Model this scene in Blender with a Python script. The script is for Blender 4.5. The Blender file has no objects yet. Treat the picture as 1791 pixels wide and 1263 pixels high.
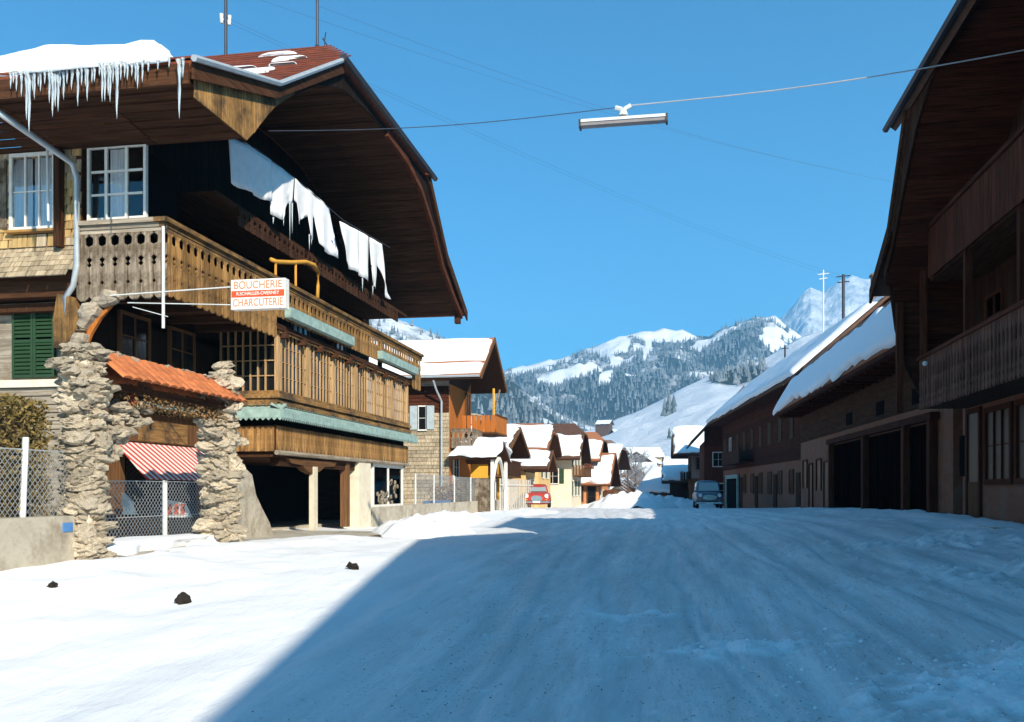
import bpy, bmesh, math, random
import numpy as np
from mathutils import Vector, Matrix, Euler
random.seed(7)
SC = bpy.context.scene
COL = SC.collection
PI = math.pi
# ------------------------------------------------------------------ camera, sky, sun, exposure
# world frame: +Y runs along the street, +X to its right, z = 0 is the photographer's eye level
YAW = math.radians(10.1)
cd = bpy.data.cameras.new('camera'); cam = bpy.data.objects.new('camera', cd); COL.objects.link(cam)
cd.sensor_fit = 'HORIZONTAL'; cd.sensor_width = 36; cd.lens = 36*1600/1791
cd.shift_y = (858-631.5)/1791
cd.clip_start = .1; cd.clip_end = 12000
cam.location = (0, 0, 0); cam.rotation_euler = (PI/2, 0, YAW)
SC.camera = cam
SUN = Vector((1.08, -1.5, 1.0)).normalized()
w = bpy.data.worlds.new('World'); SC.world = w; w.use_nodes = True
nt = w.node_tree; nt.nodes.clear()
sky = nt.nodes.new('ShaderNodeTexSky'); sky.sky_type = 'NISHITA'; sky.sun_disc = False
sky.sun_elevation = math.asin(SUN.z); sky.sun_rotation = math.atan2(SUN.x, SUN.y)
sky.altitude = 1000; sky.air_density = 1.0; sky.dust_density = 1.0; sky.ozone_density = 3.0
tint = nt.nodes.new('ShaderNodeMix'); tint.data_type = 'RGBA'; tint.blend_type = 'MULTIPLY'
tint.inputs[0].default_value = 1; tint.inputs[7].default_value = (.21, .86, 1.08, 1)
bg = nt.nodes.new('ShaderNodeBackground'); bg.inputs[1].default_value = .089
wo = nt.nodes.new('ShaderNodeOutputWorld')
nt.links.new(sky.outputs[0], tint.inputs[6]); nt.links.new(tint.outputs[2], bg.inputs[0]); nt.links.new(bg.outputs[0], wo.inputs[0])
sl = bpy.data.lights.new('sun', 'SUN'); sl.energy = 5.0; sl.angle = math.radians(.53); sl.color = (1.0, .90, .74)
so = bpy.data.objects.new('sun', sl); COL.objects.link(so); so.location = (30, -40, 40)
so.rotation_euler = (-SUN).to_track_quat('-Z', 'Y').to_euler()
SC.view_settings.view_transform = 'Standard'; SC.view_settings.look = 'None'
SC.view_settings.exposure = 0.68; SC.view_settings.gamma = 1; SC.view_settings.use_curve_mapping = False
SC.render.engine = 'CYCLES'
SC.cycles.volume_bounces = 1; SC.cycles.volume_max_steps = 64; SC.cycles.max_bounces = 6; SC.cycles.transparent_max_bounces = 12

# ------------------------------------------------------------------ helpers
WL = {}
def wl(p): return WL.get(p.name, Vector((0, 0, 0))) if p else Vector((0, 0, 0))
def tag(o, label=None, cat=None, group=None, kind=None):
    if label: o['label'] = label
    if cat: o['category'] = cat
    if group: o['group'] = group
    if kind: o['kind'] = kind
    return o
def thing(name, loc, label, cat, group=None, rot=0, local=False):
    o = bpy.data.objects.new(name, None); COL.objects.link(o); o.location = loc; o.rotation_euler = (0, 0, rot)
    o.empty_display_size = .3
    WL[o.name] = Vector((0, 0, 0)) if (local or rot) else Vector(loc)
    return tag(o, label, cat, group)
def inst(name, mesh, parent, loc, rot=(0, 0, 0), scale=(1, 1, 1), label=None):
    o = bpy.data.objects.new(name, mesh); COL.objects.link(o)
    loc = Vector(loc); o.rotation_euler = rot; o.scale = scale
    if parent: o.parent = parent; o.location = loc-wl(parent)
    else: o.location = loc
    WL[o.name] = loc
    if label: o['label'] = label
    return o
class MB:
    def __init__(s): s.v = []; s.f = []; s.mi = []; s.cm = 0
    def add(s, vs, fs):
        b = len(s.v); s.v += [tuple(p) for p in vs]; s.f += [tuple(b+i for i in f) for f in fs]; s.mi += [s.cm]*len(fs); return s
    def box(s, x0, x1, y0, y1, z0, z1):
        return s.add([(x0,y0,z0),(x1,y0,z0),(x1,y1,z0),(x0,y1,z0),(x0,y0,z1),(x1,y0,z1),(x1,y1,z1),(x0,y1,z1)],
                     [(0,3,2,1),(4,5,6,7),(0,1,5,4),(1,2,6,5),(2,3,7,6),(3,0,4,7)])
    def fbox(s, O, ux, n, a0, a1, z0, z1, d0, d1):
        # box in a wall frame: a along ux, z up, d along n
        O = Vector(O); ux = Vector(ux); n = Vector(n); uz = Vector((0, 0, 1))
        vs = [O+ux*a+uz*z+n*d for z in (z0, z1) for a, d in ((a0, d0), (a1, d0), (a1, d1), (a0, d1))]
        return s.add(vs, [(0,3,2,1),(4,5,6,7),(0,1,5,4),(1,2,6,5),(2,3,7,6),(3,0,4,7)])
    def prism(s, poly, o, a, b, e):
        # polygon in plane (a,b) at o, extruded by vector e
        o = Vector(o); a = Vector(a); b = Vector(b); e = Vector(e); n = len(poly)
        vs = [o+a*p+b*q for p, q in poly]; vs += [v+e for v in vs]
        return s.add(vs, [tuple(range(n-1, -1, -1)), tuple(range(n, 2*n))]+[(i, (i+1) % n, n+(i+1) % n, n+i) for i in range(n)])
    def slab(s, quad, t):
        q = [Vector(p) for p in quad]; nn = (q[1]-q[0]).cross(q[-1]-q[0]).normalized()*t; n = len(q)
        vs = q+[p+nn for p in q]
        return s.add(vs, [tuple(range(n-1, -1, -1)), tuple(range(n, 2*n))]+[(i, (i+1) % n, n+(i+1) % n, n+i) for i in range(n)])
    def tube(s, pts, r, n=6, cap=True):
        pts = [Vector(p) for p in pts]; rs = r if isinstance(r, (list, tuple)) else [r]*len(pts)
        vs = []; fs = []
        for i, p in enumerate(pts):
            t = (pts[min(i+1, len(pts)-1)]-pts[max(i-1, 0)]).normalized()
            u = t.cross(Vector((0, 0, 1)))
            if u.length < 1e-3: u = Vector((1, 0, 0))
            u.normalize(); v2 = t.cross(u)
            for k in range(n):
                an = 2*PI*k/n; vs.append(p+(u*math.cos(an)+v2*math.sin(an))*rs[i])
        for i in range(len(pts)-1):
            for k in range(n):
                a = i*n+k; b = i*n+(k+1) % n; fs.append((a, b, b+n, a+n))
        if cap: fs.append(tuple(range(n))); fs.append(tuple(range((len(pts)-1)*n+n-1, (len(pts)-1)*n-1, -1)))
        return s.add(vs, fs)
    def mesh(s, name, mats, off=None, smooth=False):
        me = bpy.data.meshes.new(name)
        o = off or Vector((0, 0, 0))
        me.from_pydata([(p[0]-o[0], p[1]-o[1], p[2]-o[2]) for p in s.v], [], s.f)
        for m in (mats if isinstance(mats, (list, tuple)) else [mats]): me.materials.append(m)
        if any(s.mi): me.polygons.foreach_set('material_index', s.mi)
        if smooth: me.polygons.foreach_set('use_smooth', [True]*len(me.polygons))
        me.update()
        return me
    def build(s, name, mats, parent=None, org=None, smooth=False, fix=True, label=None, cat=None, group=None, kind=None):
        off = wl(parent) if parent else Vector(org or (0, 0, 0))
        me = s.mesh(name, mats, off, smooth)
        if fix:
            bm = bmesh.new(); bm.from_mesh(me); bmesh.ops.recalc_face_normals(bm, faces=bm.faces); bm.to_mesh(me); bm.free()
        o = bpy.data.objects.new(name, me); COL.objects.link(o)
        if parent: o.parent = parent
        else: o.location = off
        WL[o.name] = Vector(off)
        return tag(o, label, cat, group, kind)
def box(name, mat, parent, *b, **k): return MB().box(*b).build(name, mat, parent, **k)

def hsh(ix, iy, sd):
    h = (ix*374761393+iy*668265263+sd*1274126177) & 0xffffffff
    h = ((h ^ (h >> 13))*1274126177) & 0xffffffff
    return ((h ^ (h >> 16)) & 0xffff)/65535.0
def vnoise(x, y, sd=0):
    x = np.asarray(x, float); y = np.asarray(y, float)
    ix = np.floor(x).astype(np.int64); iy = np.floor(y).astype(np.int64); fx = x-ix; fy = y-iy
    fx = fx*fx*(3-2*fx); fy = fy*fy*(3-2*fy)
    return (hsh(ix, iy, sd)*(1-fx)+hsh(ix+1, iy, sd)*fx)*(1-fy)+(hsh(ix, iy+1, sd)*(1-fx)+hsh(ix+1, iy+1, sd)*fx)*fy
def fbm(x, y, sd=0, o=4):
    t = 0; a = .5; f = 1
    for k in range(o): t = t+a*(vnoise(np.asarray(x)*f, np.asarray(y)*f, sd+k)-.5)*2; a *= .5; f *= 2.03
    return t

# ------------------------------------------------------------------ materials
def newmat(name):
    m = bpy.data.materials.new(name); m.use_nodes = True; n = m.node_tree; b = n.nodes['Principled BSDF']; return m, n, b
def nd(n, t, **k):
    x = n.nodes.new(t)
    for a, b in k.items(): setattr(x, a, b)
    return x
def varmat(name, c1, c2, scale=(1, 1, 1), nscale=4, rough=.8, bump=.2, rnd=.25, detail=6, dirt=None, dscale=.6, dthr=(.5, .7), spec=.3, metallic=0, coords='Object', bdist=.02):
    m, n, b = newmat(name); L = n.links.new
    tc = nd(n, 'ShaderNodeTexCoord'); mp = nd(n, 'ShaderNodeMapping'); mp.inputs['Scale'].default_value = scale
    L(tc.outputs[coords], mp.inputs[0])
    oi = nd(n, 'ShaderNodeObjectInfo')
    ad = nd(n, 'ShaderNodeVectorMath', operation='MULTIPLY_ADD'); cx = nd(n, 'ShaderNodeCombineXYZ')
    ad.inputs[1].default_value = (1, 1, 1); L(mp.outputs[0], ad.inputs[0])
    mm = nd(n, 'ShaderNodeMath', operation='MULTIPLY'); mm.inputs[1].default_value = 37.0 if rnd else 0; L(oi.outputs['Random'], mm.inputs[0])
    for i in range(3): L(mm.outputs[0], cx.inputs[i])
    L(cx.outputs[0], ad.inputs[2])
    nz = nd(n, 'ShaderNodeTexNoise'); nz.inputs['Scale'].default_value = nscale; nz.inputs['Detail'].default_value = detail; nz.inputs['Roughness'].default_value = .65
    L(ad.outputs[0], nz.inputs[0])
    cr = nd(n, 'ShaderNodeMapRange'); cr.inputs[1].default_value = .3; cr.inputs[2].default_value = .7; L(nz.outputs[0], cr.inputs[0])
    mx = nd(n, 'ShaderNodeMix', data_type='RGBA'); mx.inputs[6].default_value = (*c1, 1); mx.inputs[7].default_value = (*c2, 1); L(cr.outputs[0], mx.inputs[0])
    out = mx.outputs[2]
    if dirt:
        n2 = nd(n, 'ShaderNodeTexNoise'); n2.inputs['Scale'].default_value = dscale; n2.inputs['Detail'].default_value = 8; n2.inputs['Roughness'].default_value = .7
        L(tc.outputs[coords], n2.inputs[0])
        r2 = nd(n, 'ShaderNodeMapRange'); r2.inputs[1].default_value = dthr[0]; r2.inputs[2].default_value = dthr[1]; L(n2.outputs[0], r2.inputs[0])
        m2 = nd(n, 'ShaderNodeMix', data_type='RGBA'); L(out, m2.inputs[6]); m2.inputs[7].default_value = (*dirt, 1); L(r2.outputs[0], m2.inputs[0]); out = m2.outputs[2]
    if rnd:
        mr = nd(n, 'ShaderNodeMapRange'); mr.inputs[3].default_value = 1-rnd; mr.inputs[4].default_value = 1+rnd; L(oi.outputs['Random'], mr.inputs[0])
        hs = nd(n, 'ShaderNodeHueSaturation'); L(mr.outputs[0], hs.inputs['Value']); L(out, hs.inputs['Color']); out = hs.outputs[0]
    L(out, b.inputs['Base Color'])
    b.inputs['Roughness'].default_value = rough; b.inputs['Specular IOR Level'].default_value = spec; b.inputs['Metallic'].default_value = metallic
    if bump:
        bp = nd(n, 'ShaderNodeBump'); bp.inputs['Strength'].default_value = bump; bp.inputs['Distance'].default_value = bdist
        L(nz.outputs[0], bp.inputs['Height']); L(bp.outputs[0], b.inputs['Normal'])
    return m
def wood(name, dark, light, axis, **k):
    s = {'x': (.6, 9, 9), 'y': (9, .6, 9), 'z': (9, 9, .6)}[axis]
    a = dict(scale=s, nscale=2.2, rough=.9, spec=.1, bump=.5, rnd=.22, bdist=.01); a.update(k)
    return varmat(name, dark, light, **a)
def plain(name, c, rough=.6, metallic=0, spec=.4, var=.12, ns=5):
    c2 = tuple(max(0, x*(1-var*2)) for x in c)
    return varmat(name, c2, c, nscale=ns, rough=rough, bump=.08, rnd=0, metallic=metallic, spec=spec)
M = {}
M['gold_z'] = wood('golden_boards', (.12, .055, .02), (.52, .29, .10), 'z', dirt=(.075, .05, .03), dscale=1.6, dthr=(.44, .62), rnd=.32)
M['gold_y'] = wood('golden_beam', (.12, .06, .02), (.42, .24, .09), 'y', dirt=(.08, .055, .035), dscale=1.6, dthr=(.44, .62))
M['gold_x'] = wood('golden_beam_cross', (.20, .10, .03), (.52, .30, .10), 'x', dirt=(.10, .07, .045), dscale=1.3)
M['grey_z'] = wood('weathered_boards', (.09, .06, .04), (.40, .33, .25), 'z', dirt=(.09, .065, .04), dscale=2.5, dthr=(.44, .60))
M['grey_x'] = wood('weathered_beam', (.14, .11, .08), (.42, .36, .28), 'x', dirt=(.16, .12, .08), dscale=2)
M['grey_y'] = wood('weathered_beam_long', (.14, .11, .08), (.42, .36, .28), 'y', dirt=(.16, .12, .08), dscale=2)
M['dark_x'] = wood('dark_planks', (.022, .009, .005), (.095, .042, .020), 'x')
M['dark_y'] = wood('dark_planks_long', (.022, .009, .005), (.095, .042, .020), 'y')
M['dark_z'] = wood('dark_boards', (.018, .008, .005), (.080, .036, .018), 'z')
M['red_x'] = wood('red_brown_planks', (.022, .007, .004), (.10, .03, .014), 'x')
M['red_y'] = wood('red_brown_planks_long', (.035, .010, .005), (.13, .042, .02), 'y')
M['red_z'] = wood('red_brown_boards', (.035, .010, .005), (.13, .042, .02), 'z')
M['shadow_z'] = wood('shadow_dark_boards', (.005, .003, .002), (.022, .012, .008), 'z')  # dark wood blackened further: shade under the overhang put into the colour
M['shadow_y'] = wood('shadow_dark_planks', (.007, .004, .003), (.030, .015, .009), 'y')  # the same painted-in shade, grain running along the street
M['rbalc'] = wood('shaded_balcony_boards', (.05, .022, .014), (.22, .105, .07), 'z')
M['brown_z'] = wood('brown_boards', (.07, .034, .016), (.20, .10, .045), 'z')
M['brown_y'] = wood('brown_planks', (.07, .034, .016), (.20, .10, .045), 'y')
M['orange_z'] = wood('orange_boards', (.32, .10, .022), (.52, .18, .04), 'z', rnd=.12)
M['yellow_z'] = wood('yellow_boards', (.55, .28, .03), (.80, .45, .06), 'z', rnd=.1)
M['tan'] = wood('tan_window_wood', (.26, .15, .07), (.58, .39, .20), 'z', rnd=.15)
M['shingle'] = wood('grey_shingle', (.20, .14, .08), (.50, .42, .30), 'z', rnd=.25)
M['shingle_gold'] = wood('golden_shingle', (.26, .16, .06), (.58, .40, .18), 'z', rnd=.2)
M['pent'] = varmat('pale_teal_paint', (.20, .30, .28), (.36, .50, .45), nscale=6, rnd=0, dirt=(.18, .2, .17), dscale=2.5, dthr=(.55, .75))
M['teal'] = plain('teal_paint', (.42, .58, .55), .6)
M['white'] = varmat('white_paint', (.66, .64, .58), (.84, .82, .76), nscale=8, rnd=0, dirt=(.40, .33, .24), dscale=6, dthr=(.58, .75), rough=.6)
M['offwhite'] = varmat('cream_plaster', (.60, .53, .40), (.74, .68, .54), nscale=3, rnd=.06, dirt=(.45, .38, .27), dscale=1.2, dthr=(.55, .8))
M['ochre'] = varmat('ochre_plaster', (.60, .38, .14), (.74, .52, .24), nscale=3, rnd=0)
M['terra'] = varmat('orange_plaster', (.52, .20, .08), (.66, .30, .13), nscale=3, rnd=0)
M['rplaster'] = varmat('brown_plaster', (.15, .055, .028), (.25, .095, .048), nscale=4, rnd=0, dirt=(.17, .12, .09), dscale=1.1)
M['rgrey'] = varmat('grey_plaster', (.17, .105, .08), (.25, .165, .13), nscale=4, rnd=0, dirt=(.16, .09, .06), dscale=1.4)
M['conc'] = varmat('old_concrete', (.36, .32, .25), (.54, .49, .40), nscale=3, rnd=0, dirt=(.22, .18, .13), dscale=1.6, bump=.4)
M['stone'] = varmat('rough_tuff', (.56, .46, .33), (.86, .76, .60), nscale=9, rnd=.30, dirt=(.26, .18, .10), dscale=9, dthr=(.52, .68), bump=1.0, bdist=.06)
M['tile'] = varmat('orange_tile', (.38, .11, .04), (.66, .21, .07), nscale=7, rnd=.14, dirt=(.25, .10, .05), dscale=6, dthr=(.58, .75))
M['rust'] = varmat('rust_red_roofing', (.13, .030, .014), (.26, .065, .028), scale=(1, 1, 1), nscale=5, rnd=.15, dirt=(.07, .03, .02), dscale=2)
M['otile'] = varmat('orange_roof_tiles', (.28, .10, .045), (.42, .17, .08), nscale=6, rnd=.1)
M['broof'] = varmat('brown_roofing', (.06, .03, .02), (.13, .065, .04), nscale=5, rnd=.1)
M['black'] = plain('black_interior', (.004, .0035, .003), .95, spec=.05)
M['glassd'] = plain('dark_glass', (.012, .014, .016), .08, spec=.5)
M['curtain'] = varmat('white_curtain', (.45, .47, .50), (.82, .84, .86), scale=(14, 14, .5), nscale=2, rnd=.05, bump=.6)
M['greenp'] = plain('green_shutter_paint', (.018, .055, .018), .6)
M['greyp'] = plain('grey_shutter_paint', (.42, .48, .50), .6)
M['zinc'] = plain('zinc_pipe', (.50, .54, .56), .45, .3)
M['dmetal'] = plain('dark_metal', (.05, .05, .06), .5, .4)
M['wmetal'] = plain('white_metal', (.72, .74, .72), .4)
M['redp'] = plain('red_lettering', (.75, .09, .02), .5)
M['signtext'] = plain('brown_orange_lettering', (.62, .24, .10), .6)
M['signface'] = plain('sign_face', (.86, .80, .74), .4, var=.03)
M['carred'] = plain('red_car_paint', (.42, .045, .025), .25, spec=.6, var=.02)
M['cardark'] = plain('slate_car_paint', (.09, .12, .17), .3, spec=.6, var=.02)
M['tyre'] = plain('tyre_rubber', (.012, .012, .012), .9)
M['chrome'] = plain('chrome', (.6, .6, .6), .2, .9)
M['cloth'] = varmat('white_laundry', (.74, .74, .74), (.86, .86, .86), nscale=5, rnd=.04, bump=.4)
M['sledge'] = wood('varnished_wood', (.50, .24, .04), (.72, .38, .07), 'z', rnd=.05)
M['bark'] = varmat('bark', (.05, .035, .025), (.13, .09, .06), nscale=9, rnd=.1)
M['clod'] = plain('dark_clod', (.02, .014, .01), .95)
M['blue'] = plain('blue_paint', (.08, .24, .55), .5)
M['wire'] = plain('pale_wire', (.55, .55, .55), .5)
M['dwire'] = plain('dark_wire', (.06, .07, .10), .6)
M['flowers'] = varmat('dried_flowers', (.10, .03, .02), (.25, .08, .03), nscale=20, rnd=0)
# snow
def snowmat(name, c=(.86, .88, .90), b1=3, b2=40, s1=.5, s2=.25, d1=.05, d2=.006):
    m, n, b = newmat(name); L = n.links.new
    tc = nd(n, 'ShaderNodeTexCoord')
    a = nd(n, 'ShaderNodeTexNoise'); a.inputs['Scale'].default_value = b1; a.inputs['Detail'].default_value = 5; L(tc.outputs['Object'], a.inputs[0])
    g = nd(n, 'ShaderNodeTexNoise'); g.inputs['Scale'].default_value = b2; g.inputs['Detail'].default_value = 3; L(tc.outputs['Object'], g.inputs[0])
    p1 = nd(n, 'ShaderNodeBump'); p1.inputs['Strength'].default_value = s1; p1.inputs['Distance'].default_value = d1; L(a.outputs[0], p1.inputs['Height'])
    p2 = nd(n, 'ShaderNodeBump'); p2.inputs['Strength'].default_value = s2; p2.inputs['Distance'].default_value = d2; L(g.outputs[0], p2.inputs['Height']); L(p1.outputs[0], p2.inputs['Normal'])
    L(p2.outputs[0], b.inputs['Normal'])
    b.inputs['Base Color'].default_value = (*c, 1); b.inputs['Roughness'].default_value = .7; b.inputs['Specular IOR Level'].default_value = .25
    return m
M['snow'] = snowmat('snow')
M['farsnow'] = snowmat('far_snow', s1=.2, s2=0)
# ice
m, n, b = newmat('ice'); b.inputs['Base Color'].default_value = (.80, .90, .97, 1); b.inputs['Roughness'].default_value = .12; b.inputs['Transmission Weight'].default_value = .55; b.inputs['IOR'].default_value = 1.31; M['ice'] = m
# clear glass: see through with a weak reflection
m, n, b = newmat('clear_glass'); L = n.links.new
tr = nd(n, 'ShaderNodeBsdfTransparent'); gl = nd(n, 'ShaderNodeBsdfGlossy'); gl.inputs['Roughness'].default_value = .03
fr = nd(n, 'ShaderNodeFresnel'); fr.inputs[0].default_value = 1.5; ms = nd(n, 'ShaderNodeMixShader')
L(fr.outputs[0], ms.inputs[0]); L(tr.outputs[0], ms.inputs[1]); L(gl.outputs[0], ms.inputs[2]); L(ms.outputs[0], n.nodes['Material Output'].inputs[0]); M['glass'] = m
# striped awning
m, n, b = newmat('red_white_canvas'); L = n.links.new
tc = nd(n, 'ShaderNodeTexCoord'); sx = nd(n, 'ShaderNodeSeparateXYZ'); L(tc.outputs['Object'], sx.inputs[0])
mu = nd(n, 'ShaderNodeMath', operation='MULTIPLY'); mu.inputs[1].default_value = 1/.20; L(sx.outputs[1], mu.inputs[0])
fr = nd(n, 'ShaderNodeMath', operation='FRACT'); L(mu.outputs[0], fr.inputs[0]); gt = nd(n, 'ShaderNodeMath', operation='GREATER_THAN'); gt.inputs[1].default_value = .5; L(fr.outputs[0], gt.inputs[0])
mx = nd(n, 'ShaderNodeMix', data_type='RGBA'); mx.inputs[6].default_value = (.78, .74, .68, 1); mx.inputs[7].default_value = (.62, .05, .035, 1); L(gt.outputs[0], mx.inputs[0]); L(mx.outputs[2], b.inputs['Base Color'])
b.inputs['Roughness'].default_value = .8; M['awning'] = m

# ------------------------------------------------------------------ ground
GY = [-40, 0, 6, 11, 15, 20, 24, 30, 45, 57, 90, 150, 400]
GX = [-40, -8, -4, 0, 6, 9, 40]
GZ = {-8: [-1.9, -1.6, -1.25, -.95, -1.03, -1.03, -1.05, -1.12, -1.05, -1.1, -1.7, -2.8, -6],
      -4: [-1.9, -1.6, -1.45, -1.2, -1.15, -1.14, -1.14, -1.14, -1.06, -1.12, -1.75, -2.8, -6],
      0: [-1.9, -1.6, -1.58, -1.48, -1.35, -1.25, -1.2, -1.14, -1.05, -1.1, -1.8, -2.9, -6],
      6: [-1.8, -1.5, -1.3, -1.05, -.88, -.72, -.62, -.66, -.85, -1.05, -1.8, -2.9, -6],
      9: [-1.7, -1.4, -1.2, -.95, -.8, -.62, -.5, -.55, -.8, -1.05, -1.8, -2.9, -6]}
GZ[-40] = GZ[-8]; GZ[40] = GZ[9]
GT = np.array([GZ[x] for x in GX])
def gbase(x, y):
    x = np.asarray(x, float); y = np.asarray(y, float)
    def raw(x, y):
        cols = np.array([np.interp(y.ravel(), GY, GT[i]) for i in range(len(GX))])
        xi = np.clip(np.interp(x.ravel(), GX, np.arange(len(GX))), 0, len(GX)-1.001); i0 = xi.astype(int); f = xi-i0
        j = np.arange(cols.shape[1]); return (cols[i0, j]*(1-f)+cols[i0+1, j]*f).reshape(y.shape)
    t = 0
    for dx, dy in ((0, 0), (1.2, 0), (-1.2, 0), (0, 1.5), (0, -1.5), (0, 3), (0, -3)): t = t+raw(x+dx, y+dy)
    return t/7
def G(x, y): return float(gbase(np.array([x]), np.array([y]))[0])
def roadedge(y): return np.interp(y, [0, 6, 12, 20, 30, 60, 160], [-3.0, -3.4, -4.2, -5.0, -5.0, -6, -12])
def fresh(x, y):
    def patch(cx, cy, rx, ry, ang):
        dx = x-cx; dy = y-cy; c = math.cos(ang); s_ = math.sin(ang); a = (dx*c+dy*s_)/rx; b = (-dx*s_+dy*c)/ry
        return np.exp(-(a*a+b*b))
    p = patch(-.35, 10.6, 1.1, .22, .32)*.8+patch(.62, 8.75, .95, .42, .35)+patch(2.35, 6.9, 1.0, .75, .5)*1.25+patch(3.0, 8.2, .8, .4, .6)*.9+patch(3.9, 13, 1.4, 1.2, 1)*.55+patch(4.6, 17, 1.2, 2.5, 1)*.6
    return np.clip((p*1.5+fbm(x*7, y*7, 91, 5)*1.5-.66)*1.7, 0, 1)
def gdetail(x, y):
    # soft untouched snow on the left, packed wheel tracks on the road
    e = roadedge(y); road = 1/(1+np.exp(-(x-e)*2.5))*(1/(1+np.exp((x-6.2)*3)))
    soft = fbm(x*1.1, y*.5, 3, 5)*.075+fbm(x*.35, y*.2, 9, 3)*.08+fbm(x*3.5, y*1.4, 13, 4)*.02
    w2 = x+.06*(y-10)+.25*np.sin(y*.13)
    tr = np.zeros_like(x)
    for c, s, d in ((-1.9, .16, .03), (-.4, .18, .035), (1.1, .14, .028), (2.6, .2, .035), (3.9, .12, .02), (-3.0, .14, .025), (4.8, .2, .03)):
        q = (w2-c-fbm(y*.12, y*0+c, 31, 2)*.5)/s
        tr = tr-d*np.exp(-q*q)+d*.6*np.exp(-(np.abs(q)-2.0)**2)
    fine = fbm(x*5, y*1.6, 17, 4)*.014+fbm(x*14, y*9, 23, 2)*.005
    lug = .5+.5*np.sin(y*26+3*fbm(x*2, y*2, 5, 2))
    tread = np.exp(-((w2-1.15)/.22)**2)*lug*.012*(fbm(x*.4, y*.5, 44, 2) > .05)
    fr = fresh(x, y)
    berm = fr*(.02+.10*np.abs(fbm(x*9, y*9, 51, 3)))
    for c, s_ in ((.55, .035), (.68, .03), (2.05, .05), (-1.35, .05), (3.2, .05)):
        berm = berm-.032*np.exp(-((w2-c-.35*fbm(y*.2, y*0+c, 37, 2))/s_)**2)*(fbm(x*.2, y*.35, 41, 2) > -.15)*road
    near = np.clip(1.3-y/70, .0, 1)
    rt = np.exp(-((x-5.6)/1.4)**2)*(.06+.10*fbm(x*1.3, y*.5, 61, 4))*(y < 40)
    bank = np.exp(-((x+7.2+.25*np.sin(y))/.7)**2)*.10*(y < 20)*(.6+fbm(x*1.5, y*1.2, 71, 3))
    return (soft*(1-road)+(tr+fine+tread)*road*near+fine*(1-road)*.8+berm+rt+bank)
def spaced(a, b, f):
    o = [a]
    while o[-1] < b: o.append(o[-1]+f(o[-1]))
    return np.array(o)
ys = spaced(-30, 165, lambda y: max(.05, .0085*abs(y-1)) if y > 3 else 1.0)
xs = np.concatenate([np.linspace(-60, -11, 22)[:-1], spaced(-11, -3.5, lambda x: .11)[:-1], spaced(-3.5, 5.6, lambda x: .055)[:-1], spaced(5.66, 9, lambda x: .1), np.linspace(9.2, 60, 22)])
XX, YY = np.meshgrid(xs, ys)
ZZ = gbase(XX, YY)+gdetail(XX, YY)
ZZ = np.where((XX < -8.3) & (YY > 9) & (YY < 34), gbase(XX, YY)-.05, ZZ)
ZZ = np.where((XX > 6.9) & (YY > 9) & (YY < 60), gbase(XX, YY)-.04, ZZ)
NX = len(xs); NY = len(ys)
idx = np.arange(NX*NY).reshape(NY, NX)
quads = np.stack([idx[:-1, :-1], idx[:-1, 1:], idx[1:, 1:], idx[1:, :-1]], -1)
xc = (XX[:-1, :-1]+XX[1:, 1:])/2; yc = (YY[:-1, :-1]+YY[1:, 1:])/2
isroad = (xc > roadedge(yc)) & (xc < 6.2)
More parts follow.
